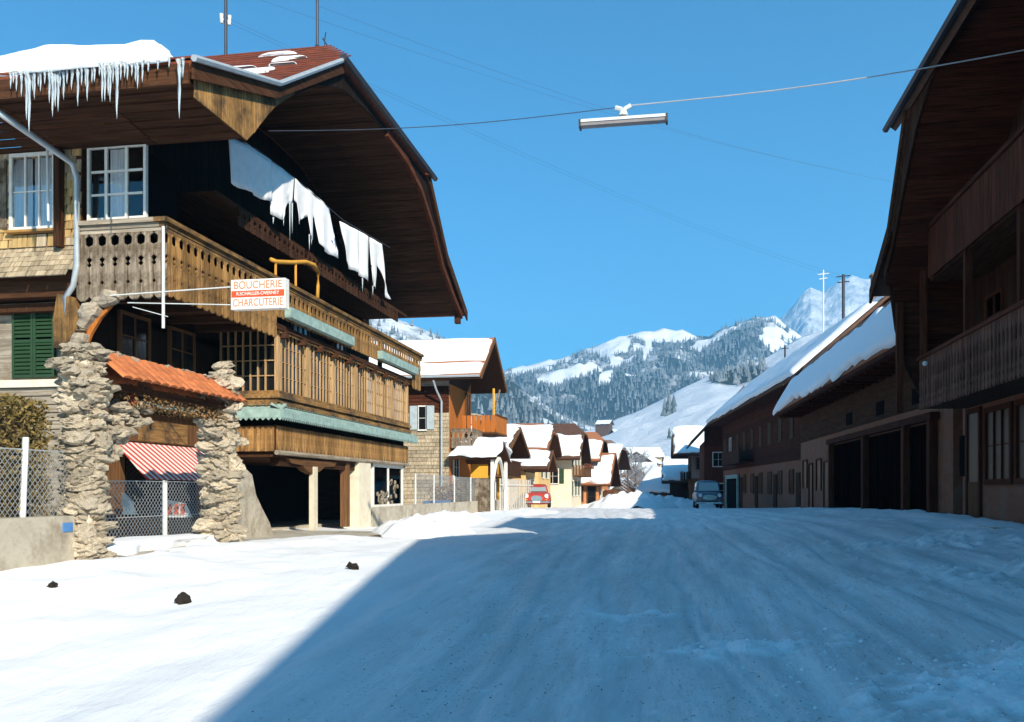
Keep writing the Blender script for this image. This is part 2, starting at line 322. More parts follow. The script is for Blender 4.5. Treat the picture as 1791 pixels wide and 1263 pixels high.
def groundmat():
    m, n, b = newmat('trodden_snow'); L = n.links.new
    tc = nd(n, 'ShaderNodeTexCoord'); sp = nd(n, 'ShaderNodeSeparateXYZ'); L(tc.outputs['Object'], sp.inputs[0])
    def noise(sc, sx, sy, det=6, ro=.6):
        mp = nd(n, 'ShaderNodeMapping'); mp.inputs['Scale'].default_value = (sx, sy, 1); L(tc.outputs['Object'], mp.inputs[0])
        z = nd(n, 'ShaderNodeTexNoise'); z.inputs['Scale'].default_value = sc; z.inputs['Detail'].default_value = det; z.inputs['Roughness'].default_value = ro; L(mp.outputs[0], z.inputs[0]); return z.outputs[0]
    def mr(x, a, b_, c=0, d=1):
        r = nd(n, 'ShaderNodeMapRange'); r.inputs[1].default_value = a; r.inputs[2].default_value = b_; r.inputs[3].default_value = c; r.inputs[4].default_value = d; r.interpolation_type = 'SMOOTHSTEP'; L(x, r.inputs[0]); return r.outputs[0]
    def mx(f, a, b_):
        q = nd(n, 'ShaderNodeMix', data_type='RGBA'); L(f, q.inputs[0])
        for s_, v in ((6, a), (7, b_)):
            if isinstance(v, tuple): q.inputs[s_].default_value = (*v, 1)
            else: L(v, q.inputs[s_])
        return q.outputs[2]
    def mul(a, b_):
        q = nd(n, 'ShaderNodeMath', operation='MULTIPLY'); L(a, q.inputs[0])
        if isinstance(b_, float): q.inputs[1].default_value = b_
        else: L(b_, q.inputs[1])
        return q.outputs[0]
    # road mask: x beyond a wavering edge
    e = noise(.25, 1, .5, 5)
    ad = nd(n, 'ShaderNodeMath', operation='MULTIPLY_ADD'); ad.inputs[1].default_value = 2.6; L(e, ad.inputs[0]); L(sp.outputs[0], ad.inputs[2])
    sl_ = nd(n, 'ShaderNodeMath', operation='MULTIPLY_ADD'); sl_.inputs[1].default_value = .13; L(sp.outputs[1], sl_.inputs[0]); L(ad.outputs[0], sl_.inputs[2])
    rm = mul(mr(sl_.outputs[0], -1.6, .6), mr(sp.outputs[0], 6.6, 4.2))
    streak = noise(3.2, 1, .10, 9, .72); streak2 = noise(11, 1, .07, 6, .65)
    packed = mx(mr(streak, .30, .72), (.86, .86, .86), (.62, .615, .61))
    packed = mx(mul(mr(streak2, .50, .75), .5), packed, (.44, .43, .42))
    packed = mx(mul(mr(noise(1.1, 1, .25, 4), .45, .7), .35), packed, (.50, .49, .48))
    spk = noise(26, 1, .7, 5, .75); reg = mr(noise(1.3, 1, .3, 4), .38, .6)
    packed = mx(mul(mul(mr(spk, .58, .66), .9), reg), packed, (.12, .10, .085))
    fa = nd(n, 'ShaderNodeAttribute'); fa.attribute_name = 'fresh'
    packed = mx(fa.outputs['Fac'], packed, (.93, .94, .95))
    snowc = mx(mul(mr(noise(1.2, 1, .35, 6), .45, .75), .5), (.89, .90, .91), (.80, .82, .84))
    col = mx(rm, snowc, packed)
    L(col, b.inputs['Base Color']); b.inputs['Roughness'].default_value = .65; b.inputs['Specular IOR Level'].default_value = .2
    p1 = nd(n, 'ShaderNodeBump'); p1.inputs['Strength'].default_value = .55; p1.inputs['Distance'].default_value = .05; L(noise(6, 1, .22, 10, .72), p1.inputs['Height'])
    p2 = nd(n, 'ShaderNodeBump'); p2.inputs['Strength'].default_value = .45; p2.inputs['Distance'].default_value = .01; L(noise(38, 1, 1, 3), p2.inputs['Height']); L(p1.outputs[0], p2.inputs['Normal']); L(p2.outputs[0], b.inputs['Normal'])
    return m
M['ground'] = groundmat()
def gridobj(name, mask):
    q = quads[mask]; used = np.unique(q); rm = np.zeros(NX*NY, int); rm[used] = np.arange(len(used))
    V = np.stack([XX.ravel()[used], YY.ravel()[used], ZZ.ravel()[used]], -1)
    me = bpy.data.meshes.new(name); me.from_pydata(V.tolist(), [], rm[q].tolist()); me.materials.append(M['ground'])
    at = me.attributes.new('fresh', 'FLOAT', 'POINT'); at.data.foreach_set('value', fresh(V[:, 0], V[:, 1]).astype(np.float32))
    me.polygons.foreach_set('use_smooth', [True]*len(me.polygons)); me.update()
    o = bpy.data.objects.new(name, me); COL.objects.link(o); o['kind'] = 'structure'; return o
gridobj('road', isroad); gridobj('snowy_ground', ~isroad)

# ------------------------------------------------------------------ valley and mountains
# each range: crest as (bearing column, height) in metres at its own distance, sloping down to the valley
def bear(u):
    x = (u-895.5)/1600; fx = -math.sin(YAW)+math.cos(YAW)*x; fy = math.cos(YAW)+math.sin(YAW)*x
    return fx, fy            # per metre of forward depth
def ptile(name, mat, crest, D, foot, footz, nu, nv, rough, sd, fmask, back=.35, curve=1.0, cover=None):
    us = np.linspace(crest[0][0], crest[-1][0], nu); cz = np.interp(us, [c[0] for c in crest], [(858-c[1])/1600*D for c in crest])
    xr = (us-895.5)/1600; FX = -math.sin(YAW)+math.cos(YAW)*xr; FY = math.cos(YAW)+math.sin(YAW)*xr
    t = np.concatenate([np.linspace(0, 1, nv), 1+np.linspace(0, back, 8)[1:]])
    T, U = np.meshgrid(t, np.arange(nu), indexing='ij')
    dist = foot+(D-foot)*T
    X = FX[U]*dist; Y = FY[U]*dist
    h = np.clip(T, 0, 1)**curve
    Z = footz+(cz[U]-footz)*h
    Z = np.where(T > 1, cz[U]-(T-1)*(D-foot)*.8, Z)
    s = D/2500
    env = np.sin(np.clip(T, 0, 1)*PI)**.6
    Z = Z+fbm(X/(160*s), Y/(160*s), sd, 6)*rough*env+fbm(X/(30*s), Y/(30*s), sd+5, 3)*rough*.12*(T > .02)
    f = fmask(us[U], T, X, Y)
    n = len(t)
    ii = np.arange(n*nu).reshape(n, nu); q = np.stack([ii[:-1, :-1], ii[:-1, 1:], ii[1:, 1:], ii[1:, :-1]], -1).reshape(-1, 4)
    me = bpy.data.meshes.new(name); me.from_pydata(np.stack([X, Y, Z], -1).reshape(-1, 3).tolist(), [], q.tolist()); me.materials.append(mat)
    at = me.attributes.new('forest', 'FLOAT', 'POINT'); at.data.foreach_set('value', np.clip(f, 0, 1).ravel().astype(np.float32))
    me.polygons.foreach_set('use_smooth', [True]*len(me.polygons)); me.update()
    o = bpy.data.objects.new(name, me); COL.objects.link(o); o['kind'] = 'structure'
    return X, Y, Z, f, T
def hillmat():
    m, n, b = newmat('snow_and_forest_floor'); L = n.links.new
    a = nd(n, 'ShaderNodeAttribute'); a.attribute_name = 'forest'
    tc = nd(n, 'ShaderNodeTexCoord'); z = nd(n, 'ShaderNodeTexNoise'); z.inputs['Scale'].default_value = .035; z.inputs['Detail'].default_value = 10; z.inputs['Roughness'].default_value = .75; L(tc.outputs['Object'], z.inputs[0])
    ad = nd(n, 'ShaderNodeMath', operation='MULTIPLY_ADD'); ad.inputs[1].default_value = .9; L(z.outputs[0], ad.inputs[0])
    su = nd(n, 'ShaderNodeMath', operation='SUBTRACT'); su.inputs[1].default_value = .45; L(a.outputs['Fac'], su.inputs[0]); L(su.outputs[0], ad.inputs[2])
    r = nd(n, 'ShaderNodeMapRange'); r.inputs[1].default_value = .35; r.inputs[2].default_value = .6; L(ad.outputs[0], r.inputs[0])
    q = nd(n, 'ShaderNodeMix', data_type='RGBA'); q.inputs[6].default_value = (.86, .88, .91, 1); q.inputs[7].default_value = (.035, .045, .035, 1); L(r.outputs[0], q.inputs[0]); L(q.outputs[2], b.inputs['Base Color'])
    bp = nd(n, 'ShaderNodeBump'); bp.inputs['Strength'].default_value = .6; bp.inputs['Distance'].default_value = 12; L(z.outputs[0], bp.inputs['Height']); L(bp.outputs[0], b.inputs['Normal'])
    b.inputs['Roughness'].default_value = .9; b.inputs['Specular IOR Level'].default_value = .1
    return m
M['hill'] = hillmat()
TREES = []   # far conifers (x, y, z, height)
def sow(data, n, h, seed, thr=.5):
    X, Y, Z, f, T = data; rs = np.random.RandomState(seed); nr, nc = X.shape; c = 0; tries = 0
    while c < n and tries < n*30:
        tries += 1
        i = rs.uniform(0, nr-9); j = rs.uniform(0, nc-2); i0 = int(i); j0 = int(j); a = i-i0; b_ = j-j0
        w_ = ((1-a)*(1-b_), (1-a)*b_, a*(1-b_), a*b_); g = lambda A: A[i0, j0]*w_[0]+A[i0, j0+1]*w_[1]+A[i0+1, j0]*w_[2]+A[i0+1, j0+1]*w_[3]
        if g(f) < thr+rs.uniform(-.12, .12): continue
        TREES.append((g(X), g(Y), g(Z), h*rs.uniform(.6, 1.25))); c += 1
def ell(u, v, cu, cv, ru, rv, ang=0):
    du = u-cu; dv = v-cv; c = math.cos(ang); s = math.sin(ang); a = (du*c+dv*s)/ru; b_ = (-du*s+dv*c)/rv
    return np.clip(1.35-(a*a+b_*b_), 0, 1)
def proj(X, Y, Z):
    f = -X*math.sin(YAW)+Y*math.cos(YAW); r = X*math.cos(YAW)+Y*math.sin(YAW); return 895.5+1600*r/f, 858-1600*Z/f
FAR = [(1180, 700), (1290, 615), (1340, 574), (1375, 548), (1392, 530), (1405, 513), (1418, 503), (1430, 506), (1442, 511), (1455, 503), (1470, 491), (1490, 487), (1510, 491), (1540, 486), (1570, 490), (1640, 520), (1800, 480)]
M['rock'] = varmat('alpine_rock_and_snow', (.30, .34, .40), (.86, .88, .92), nscale=.016, rnd=0, detail=12, bump=.9, bdist=40)
farp = ptile('far_peak', M['rock'], FAR, 3300, 2200, 60, 420, 200, 120, 5, lambda u, T, X, Y: T*0)
MID = [(560, 700), (700, 690), (800, 668), (860, 655), (900, 645), (945, 634), (985, 624), (1020, 612), (1060, 598), (1095, 588), (1120, 580), (1150, 577), (1195, 577), (1215, 586), (1240, 588), (1265, 574), (1300, 562), (1330, 555), (1355, 553), (1380, 572), (1410, 592), (1450, 612), (1500, 620), (1600, 610), (1800, 600)]
def fm_mid(u, T, X, Y):
    cy = np.interp(u, [c[0] for c in MID], [c[1] for c in MID]); v = cy+(1-np.clip(T, 0, 1))*(800-cy)*1.0
    f = .66+fbm(X/110, Y/110, 83, 5)*.62+fbm(X/40, Y/40, 70, 3)*.3
    for e in ((1150, 582, 62, 13, .05), (1075, 612, 26, 12, -.4), (1095, 632, 28, 5, .0), (1132, 622, 5, 34, .1), (1242, 604, 52, 11, -.35), (930, 652, 45, 8, -.22), (1000, 668, 44, 9, -.35), (975, 690, 30, 10, -.3), (1040, 655, 16, 14, 0), (1100, 682, 12, 8, 0), (1365, 600, 30, 10, -.3), (1390, 560, 40, 12, -.2), (1350, 625, 22, 14, .2), (1305, 570, 12, 4, -.3), (1430, 585, 60, 18, -.2), (1060, 700, 14, 6, -.5), (1180, 655, 10, 5, 0)):
        f = f-ell(u, v, *e)*1.5
    f = np.where((T > .96) & (u < 1000), f-.3, f)
    return f
mid = ptile('forested_mountain', M['hill'], MID, 2100, 1150, 15, 300, 110, 60, 12, fm_mid)
sow(mid, 15000, 12, 3, .42)
LEFT = [(-1500, 500), (200, 480), (620, 540), (700, 560), (800, 600), (868, 642), (885, 656), (905, 674), (925, 692), (950, 706), (985, 728), (1020, 742), (1060, 752), (1110, 770)]
lf = ptile('near_left_hill', M['hill'], LEFT, 1150, 620, -5, 260, 60, 8, 21, lambda u, T, X, Y: .62+fbm(X/80, Y/80, 5, 4)*.6-ell(u, 800-T*110, 985, 738, 40, 14, .4)*.9)
sow(lf, 5200, 10, 5, .35)
RIGHT = [(500, 856), (700, 845), (850, 822), (930, 785), (1000, 760), (1040, 750), (1062, 742), (1080, 732), (1110, 722), (1150, 703), (1190, 680), (1225, 664), (1250, 652), (1300, 642), (1340, 625), (1400, 590), (1500, 560), (1650, 520), (1800, 480)]
def fm_r(u, T, X, Y): return .0+ell(u, T*100, 1290, 88, 60, 16, -.1)*.7+0*T
rg = ptile('snowy_meadow_hill', M['hill'], RIGHT, 820, 170, -3, 160, 90, 7, 31, fm_r, curve=1.25)
sow(rg, 120, 9, 9, .4)
# a few single firs on the meadow and the left hill foot
def put(data, u0, t0, h):
    X, Y, Z, f, T = data; us, _ = proj(X, Y, Z); i = int(np.argmin(np.abs(T[:, 0]-t0))); j = int(np.argmin(np.abs(us[i]-u0))); TREES.append((X[i, j], Y[i, j], Z[i, j], h))
for u0, t0, h in ((1163, .66, 14), (1171, .66, 17), (1176, .65, 15), (1168, .64, 12), (1172, .42, 6)): put(rg, u0, t0, h)
for k in range(60): put(lf, random.uniform(885, 965), random.uniform(.28, .62), random.uniform(9, 17))
tv = []; tf = []
rs = np.random.RandomState(4)
for (x, y, z, h) in TREES:
    r = h*.21; b0 = len(tv); a0 = rs.uniform(0, 6)
    for lv, (zz, rr) in enumerate(((.06, 1.0), (.42, .62))):
        for k in range(5):
            a = a0+lv*.6+2*PI*k/5; q = rr*r*rs.uniform(.75, 1.2); tv.append((x+q*math.cos(a), y+q*math.sin(a), z+h*(zz+rs.uniform(-.03, .03))))
        tv.append((x, y, z+h*(.62 if lv == 0 else 1.0))); c = b0+lv*6
        for k in range(5): tf.append((c+k, c+(k+1) % 5, c+5))
me = bpy.data.meshes.new('conifer_forest'); me.from_pydata(tv, [], tf); M['conifer'] = varmat('conifer_green', (.020, .034, .026), (.28, .31, .33), nscale=.03, rnd=0); me.materials.append(M['conifer']); me.update()
o = bpy.data.objects.new('conifer_forest', me); COL.objects.link(o); tag(o, 'dark fir forest covering the mountain sides behind the village', 'forest', kind='stuff')
# valley floor under everything
vm = MB(); ang = np.linspace(0, 2*PI, 49)[:-1]
vm.add([(9000*math.cos(a), 9000*math.sin(a), -9) for a in ang], [tuple(range(48))]); o = vm.build('valley_floor', M['farsnow'], kind='structure')
# air
hz = MB().box(-3200, 3600, -700, 4400, -12, 860)
o = hz.build('haze', [], kind='stuff'); m = bpy.data.materials.new('air'); m.use_nodes = True; n = m.node_tree; n.nodes.remove(n.nodes['Principled BSDF'])
pv = nd(n, 'ShaderNodeVolumePrincipled'); pv.inputs['Color'].default_value = (.26, .65, 1.0, 1); pv.inputs['Density'].default_value = .00024; pv.inputs['Anisotropy'].default_value = .1
n.links.new(pv.outputs[0], n.nodes['Material Output'].inputs['Volume']); o.data.materials.clear(); o.data.materials.append(m)

# ================================================================== left chalet
UZ = Vector((0, 0, 1))
def win(parent, O, ux, nn, w_, h_, nx, ny, frame=None, fw=.06, bar=.03, curtain=None, back='black', panes=True, glass='glass', sill=None, label=None, depth=.08, splits=None):
    """window set on a wall: frame, glazing bars, panes, optional curtain; O lower left corner, ux along the wall, nn outwards"""
    O = Vector(O); frame = frame or M['white']
    f = MB()
    f.fbox(O, ux, nn, -fw, w_+fw, -fw, 0, 0, depth); f.fbox(O, ux, nn, -fw, w_+fw, h_, h_+fw, 0, depth)
    f.fbox(O, ux, nn, -fw, 0, 0, h_, 0, depth); f.fbox(O, ux, nn, w_, w_+fw, 0, h_, 0, depth)
    xsplit = splits or [w_*k/nx for k in range(1, nx)]
    for x in xsplit: f.fbox(O, ux, nn, x-bar/2, x+bar/2, 0, h_, .03, depth-.01)
    for k in range(1, ny):
        z = h_*k/ny
        xs_ = [0]+xsplit+[w_]
        for a, b_ in zip(xs_[:-1], xs_[1:]): f.fbox(O, ux, nn, a+bar/2, b_-bar/2, z-bar/2*.7, z+bar/2*.7, .034, depth-.014)
    fr_ = f.build('window', frame, parent, label=label)
    MB().fbox(O, ux, nn, 0, w_, 0, h_, .002, .012).build('dark_room', M[back], fr_)
    if curtain:
        for a, b_, z0 in curtain:
            c = MB(); n_ = max(6, int((b_-a)*w_/.035)); vs = []
            for i in range(n_+1):
                x = w_*(a+(b_-a)*i/n_); d = .022+.007*math.sin(i*2.1)
                vs += [O+Vector(ux)*x+Vector(nn)*d+UZ*(h_*z0), O+Vector(ux)*x+Vector(nn)*d+UZ*(h_*.985)]
            c.add(vs, [(2*i, 2*i+2, 2*i+3, 2*i+1) for i in range(n_)]); c.build('curtain', M['curtain'], fr_, smooth=True, fix=False)
    if panes:
        xs_ = [0]+xsplit+[w_]; zs_ = [h_*k/ny for k in range(ny+1)]
        pm = None
        for a, b_ in zip(xs_[:-1], xs_[1:]):
            for z0, z1 in zip(zs_[:-1], zs_[1:]):
                MB().fbox(O, ux, nn, a, b_, z0, z1, .038, .042).build('pane', M[glass], fr_)
    else:
        MB().fbox(O, ux, nn, 0, w_, 0, h_, .036, .040).build('pane', M[glass], fr_)
    if sill: MB().fbox(O, ux, nn, -fw-.04, w_+fw+.04, -fw-.05, -fw-.002, 0, depth+.06).build('sill', sill, fr_)
    return fr_
def profile_board(w_, h_, t, kind):
    """sawn balcony board, front face in xz plane, thickness along y, bottom at z=0"""
    hw = w_/2-.004
    if kind == 'near': pts = [(0, .35), (.03, .75), (.06, 1), (.20, 1), (.23, .72), (.26, .95), (.43, 1), (.46, .62), (.49, .88), (.53, .55), (.56, .92), (.60, 1), (.70, 1), (.715, .55), (.73, .40), (.80, .36), (.825, .62), (.84, .95), (.87, .62), (.885, .95), (1, .95)]
    elif kind == 'short': pts = [(0, .55), (.05, 1), (.30, 1), (.36, .75), (.42, 1), (.52, 1), (.55, .48), (.70, .42), (.74, .85), (.80, .6), (.84, 1), (1, 1)]
    else: pts = [(0, .3), (.05, .8), (.09, 1), (.16, .55), (.22, .95), (.30, .42), (.44, .62), (.52, .95), (.60, .42), (.74, .5), (.82, .95), (1, .95)]
    poly = [(-hw*q, h_*z) for z, q in pts]+[(hw*q, h_*z) for z, q in reversed(pts)]
    return MB().prism(poly, (0, -t/2, 0), (1, 0, 0), (0, 0, 1), (0, t, 0))
def poly_at(P, y):
    return float(np.interp(y, [p[0] for p in P], [p[1] for p in P]))
XV, XW, XB = -7.5, -10.8, -9.05      # verge, facade wall and balcony front
chalet = thing('chalet', (XW, 15.3, -1.05), 'large dark wooden chalet with a red-brown hipped gable roof, long carved balcony and glazed gallery', 'chalet')
V1 = [(13.3, 6.78), (16.35, 7.76), (19.95, 9.86), (23.3, 11.9), (27.4, 9.80), (29.7, 7.85), (32.6, 6.50)]
ARCH = [(15.35, 6.33), (15.8, 6.78), (16.4, 7.35), (17.3, 7.98), (18.6, 8.76), (20.0, 9.30), (21.6, 9.50), (23.4, 9.56), (25.2, 9.48), (26.7, 9.14), (28.2, 8.34), (29.4, 7.4), (30.8, 6.78), (32.1, 6.30)]
XBK = -20.0
def strip(mb, a, b, xa0, xb0, x1, t=.16):
    # roof strip between profile points a and b; street ends at xa0 / xb0
    (ya, za), (yb, zb) = a, b
    q = [(xa0, ya, za), (xb0, yb, zb), (x1, yb, zb), (x1, ya, za)]
    qq = [Vector(p) for p in q]; nn = (qq[1]-qq[0]).cross(qq[3]-qq[0]).normalized()
    if nn.z > 0: nn = -nn
    mb.add(qq+[p+nn*t for p in qq], [(0, 1, 2, 3), (7, 6, 5, 4), (0, 4, 5, 1), (1, 5, 6, 2), (2, 6, 7, 3), (3, 7, 4, 0)])
XH = XV-1.85
rf = MB()
strip(rf, V1[0], V1[1], XV, XV, XBK); strip(rf, V1[1], V1[2], XV, XV, XBK); strip(rf, V1[2], V1[3], XV, XH, XBK)
strip(rf, V1[4], V1[3], XV, XH, XBK); strip(rf, V1[5], V1[4], XV, XV, XBK); strip(rf, V1[6], V1[5], XV, XV, XBK)
a, b, c = Vector((XV, V1[2][0], V1[2][1])), Vector((XV, V1[4][0], V1[4][1])), Vector((XH, V1[3][0], V1[3][1]))
nn = (b-a).cross(c-a).normalized(); nn = nn if nn.z < 0 else -nn
rf.add([a, b, c, a+nn*.16, b+nn*.16, c+nn*.16], [(0, 1, 2), (5, 4, 3), (0, 3, 4, 1), (1, 4, 5, 2), (2, 5, 3, 0)])
roof = rf.build('roof', M['rust'], chalet)
# rows of roofing laid proud of the near slope
for (y0, z0), (y1, z1), n_ in ((V1[0], V1[1], 6), (V1[1], V1[2], 8), (V1[2], V1[3], 7)):
    for k in range(n_):
        f0 = k/n_; f1 = (k+1)/n_+.02
        xs0 = XV+.04 if (y0, z0) != V1[2] else XV+.02-1.85*f0
        A = Vector((0, y0+(y1-y0)*f0, z0+(z1-z0)*f0)); B = Vector((0, y0+(y1-y0)*f1, z0+(z1-z0)*f1)); nv_ = Vector((0, -(z1-z0), y1-y0)).normalized()
        for j in range(3):
            x0 = xs0-j*1.9; x1 = x0-1.88
            MB().slab([A+Vector((x0, 0, 0))+nv_*.035, A+Vector((x1, 0, 0))+nv_*.035, B+Vector((x1, 0, 0))+nv_*.008, B+Vector((x0, 0, 0))+nv_*.008], -.03).build('roofing_sheet', M['rust'], roof)
# verge boards and gutters
for i in (0, 1, 4, 5):
    p, q = V1[i], V1[i+1]
    MB().add([(XV+.05, p[0], p[1]+.03), (XV+.05, q[0], q[1]+.03), (XV+.05, q[0], q[1]-.30), (XV+.05, p[0], p[1]-.30), (XV+.002, p[0], p[1]+.03), (XV+.002, q[0], q[1]+.03), (XV+.002, q[0], q[1]-.30), (XV+.002, p[0], p[1]-.30)], [(0, 1, 2, 3), (7, 6, 5, 4), (0, 4, 5, 1), (1, 5, 6, 2), (2, 6, 7, 3), (3, 7, 4, 0)]).build('verge_board', M['dark_y'], roof)
MB().tube([(XV+.10, V1[0][0]-.1, V1[0][1]-.02), (XV+.10, V1[1][0], V1[1][1]-.02), (XV+.08, V1[2][0]-.1, V1[2][1]-.04)], .055).build('verge_gutter', M['zinc'], roof)
MB().tube([(XV+.12, V1[2][0]-.25, V1[2][1]-.05), (XV+.12, V1[4][0]+.35, V1[4][1]-.05)], .09).build('hip_gutter', M['dmetal'], roof)
# facade wall under the vault, overhang shade painted into its near-black wood
WALLTOP = [(15.45, 6.3)]+[p for p in ARCH if p[0] > 15.6 and p[0] < 31.5]+[(31.4, 6.5)]
MB().prism([(15.45, 1.60), (31.4, 1.60)]+list(reversed([(y, z) for y, z in WALLTOP])), (XW, 0, 0), (0, 1, 0), (0, 0, 1), (-.2, 0, 0)).build('gable_wall', M['shadow_z'], chalet)
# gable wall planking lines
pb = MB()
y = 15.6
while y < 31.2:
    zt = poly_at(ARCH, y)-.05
    MB().box(XW+.002, XW+.022+.01*random.random(), y, y+.27, 3.95, zt).build('wall_board', M['shadow_z'], chalet)
    y += .285
# vaulted soffit of planks
prs = []
for i in range(len(ARCH)-1):
    (y0, z0), (y1, z1) = ARCH[i], ARCH[i+1]; L_ = math.hypot(y1-y0, z1-z0); n_ = max(1, round(L_/.26))
    for k in range(n_): prs.append(((y0+(y1-y0)*k/n_, z0+(z1-z0)*k/n_), (y0+(y1-y0)*(k+1)/n_, z0+(z1-z0)*(k+1)/n_)))
vault = box('vault_frame', M['dark_y'], chalet, XV-.28, XV-.1, 31.9, 32.15, 6.0, 6.3)
for (a, b) in prs:
    d = random.uniform(0, .018); s = .012
    MB().slab([(XV-.12, a[0]+s, a[1]+d), (XV-.12, b[0]-s, b[1]+d), (XW+.03, b[0]-s, b[1]+d), (XW+.03, a[0]+s, a[1]+d)], .03).build('soffit_plank', M['dark_x'], vault)
# spandrel boards between vault and verge
sp = MB()
ysamp = sorted(set([13.55]+[p[0] for p in ARCH]+[p[0] for p in V1 if 13.55 <= p[0] <= ARCH[-1][0]]))
VT = [p for p in V1 if p is not V1[3]]
def vtop(y): return poly_at(V1[:3]+V1[4:], y)
for y0, y1 in zip(ysamp[:-1], ysamp[1:]):
    sp.prism([(y0, poly_at(ARCH, y0)-.06), (y1, poly_at(ARCH, y1)-.06), (y1, vtop(y1)-.17), (y0, vtop(y0)-.17)], (XV-.08, 0, 0), (0, 1, 0), (0, 0, 1), (-.03, 0, 0))
sp.build('spandrel_backing', M['dark_y'], chalet)
y = 13.5
while y < 31.9:
    y1 = min(y+.30, 32)
    z00, z01, z10, z11 = poly_at(ARCH, y)-.05, poly_at(ARCH, y1)-.05, vtop(y)-.2, vtop(y1)-.2
    if z10-z00 > .03 or z11-z01 > .03:
        MB().prism([(y+.008, z00), (y1-.008, z01), (y1-.008, max(z11, z01+.01)), (y+.008, max(z10, z00+.01))], (XV-.05, 0, 0), (0, 1, 0), (0, 0, 1), (-.026, 0, 0)).build('spandrel_board', M['gold_z'] if y < 17.2 else M['shadow_z'], chalet)  # golden where sun falls, near-black where the verge shades: light put into colour
    y += .30
# arch edge trim
at_ = MB()
for (y0, z0), (y1, z1) in zip(ARCH[7:-1], ARCH[8:]):
    at_.add([(XV-.02, y0, z0-.12), (XV-.02, y1, z1-.12), (XV-.02, y1, z1+.06), (XV-.02, y0, z0+.06), (XV-.13, y0, z0-.12), (XV-.13, y1, z1-.12), (XV-.13, y1, z1+.06), (XV-.13, y0, z0+.06)], [(0, 1, 2, 3), (7, 6, 5, 4), (0, 4, 5, 1), (1, 5, 6, 2), (2, 6, 7, 3), (3, 7, 4, 0)])
at_.build('arch_trim', M['red_y'], chalet)
# near eave soffit: wide planks, end walls
for k in range(7):
    y0 = 13.38+k*.28
    for x0, x1 in ((XV-.1, -9.3), (-9.32, -11.2), (-11.22, -13.6)):
        z = 6.50-.03*k+random.uniform(0, .015)
        MB().box(x1, x0, y0, y0+.27, z, z+.03).build('eave_plank', M['dark_x'], chalet)
MB().box(XBK, XV-.05, 13.30, 13.36, 6.42, 6.74).build('eave_board', M['dark_x'], chalet)
bw = MB(); bw.box(XBK, XW-.02, 15.3, 15.5, 3.9, 6.4); bw.build('end_wall', M['dark_x'], chalet)
lw = MB(); lw.box(XBK, XW-.02, 15.75, 15.95, -1.2, 3.9); lw.build('lower_end_wall', M['grey_x'], chalet)
MB().box(XBK, XW+.05, 15.28, 15.8, 3.62, 3.90).build('floor_beam', M['dark_x'], chalet)
MB().box(XBK, XBK+.2, 15.5, 31.4, -1.2, 6.5).build('rear_wall', M['dark_z'], chalet)
MB().box(XBK, XW-.2, 31.2, 31.4, -1.2, 6.5).build('far_end_wall', M['dark_x'], chalet)
MB().box(XBK, XW, 15.5, 31.2, 3.4, 3.55).build('upper_floor', M['dark_y'], chalet)
# shingles on the end wall
shm = []
for k in range(5):
    wv = .19+.02*(k-2)*.3
    shm.append(MB().box(-wv/2, wv/2, -.028, -.004, 0, .235).mesh('shingle', M['shingle_gold'] if k < 2 else M['shingle']))
row = 0; z = 3.98
while z < 6.3:
    flare = max(0, (4.55-z))*.55
    dz = .105 if z < 4.6 else .15
    x = -13.25+(.1 if row % 2 else 0)
    while x < -10.85:
        if not (-12.32 < x < -11.28 and 4.75 < z < 6.22):
            gold = z > 4.55
            me = random.choice(shm[:2] if gold and random.random() < .75 else shm[2:])
            inst('shingle', me, chalet, (x+random.uniform(-.01, .01), 15.285-flare-random.uniform(0, .012), z-.06), (-.10-(.5 if z < 4.55 else 0), random.uniform(-.012, .012), 0))
        x += .203
    z += dz; row += 1
# upper left window with curtains and a hanging pole
win(chalet, (-12.22, 15.29, 4.92), (1, 0, 0), (0, -1, 0), .84, 1.32, 3, 2, curtain=[(0, .47, 0), (.53, 1, 0)], sill=M['gold_x'], label='curtained upper window in the shingled end wall', back='glassd', splits=[.27, .56])
MB().prism([(0, 0), (.16, .06), (.16, 1.3), (0, 1.35)], (-12.35, 15.26, 4.88), (-1, 0, 0), UZ, (0, -.03, 0)).build('open_shutter', M['grey_z'], chalet)
box('green_shutter', M['greenp'], chalet, -12.72, -12.52, 15.2, 15.24, 4.85, 5.75)
MB().tube([(-11.33, 15.05, 4.95), (-11.36, 15.05, 6.5)], .022).build('hanging_rod', M['wmetal'], chalet)
box('dark_board', M['dark_z'], chalet, -11.27, -11.15, 15.1, 15.26, 4.5, 6.3)
# green louvred shutters, lower end wall
for x0 in (-12.58, -12.12):
    f = MB(); X0, X1 = x0, x0+.45
    f.box(X0, X0+.05, 15.66, 15.71, 2.17, 3.58); f.box(X1-.05, X1, 15.66, 15.71, 2.17, 3.58)
    for z0 in (2.17, 2.84, 3.52): f.box(X0+.05, X1-.05, 15.662, 15.708, z0, z0+.06)
    sh = f.build('shutter', M['greenp'], chalet)
    box('shutter_backing', M['black'], sh, X0+.05, X1-.05, 15.715, 15.72, 2.2, 3.55)
    for k in range(17):
        z0 = 2.245+k*.077
        if abs(z0-2.85) < .05: continue
        MB().slab([(X0+.05, 15.668, z0), (X1-.05, 15.668, z0), (X1-.05, 15.70, z0+.062), (X0+.05, 15.70, z0+.062)], .010).build('slat', M['greenp'], sh)
box('sill_board', M['offwhite'], chalet, -13.0, -11.4, 15.6, 15.74, 1.98, 2.12)
for k in range(6): box('wall_plank', M['grey_x'], chalet, -13.4, -11.0, 15.68, 15.745, 1.02+k*.16, 1.16+k*.16)
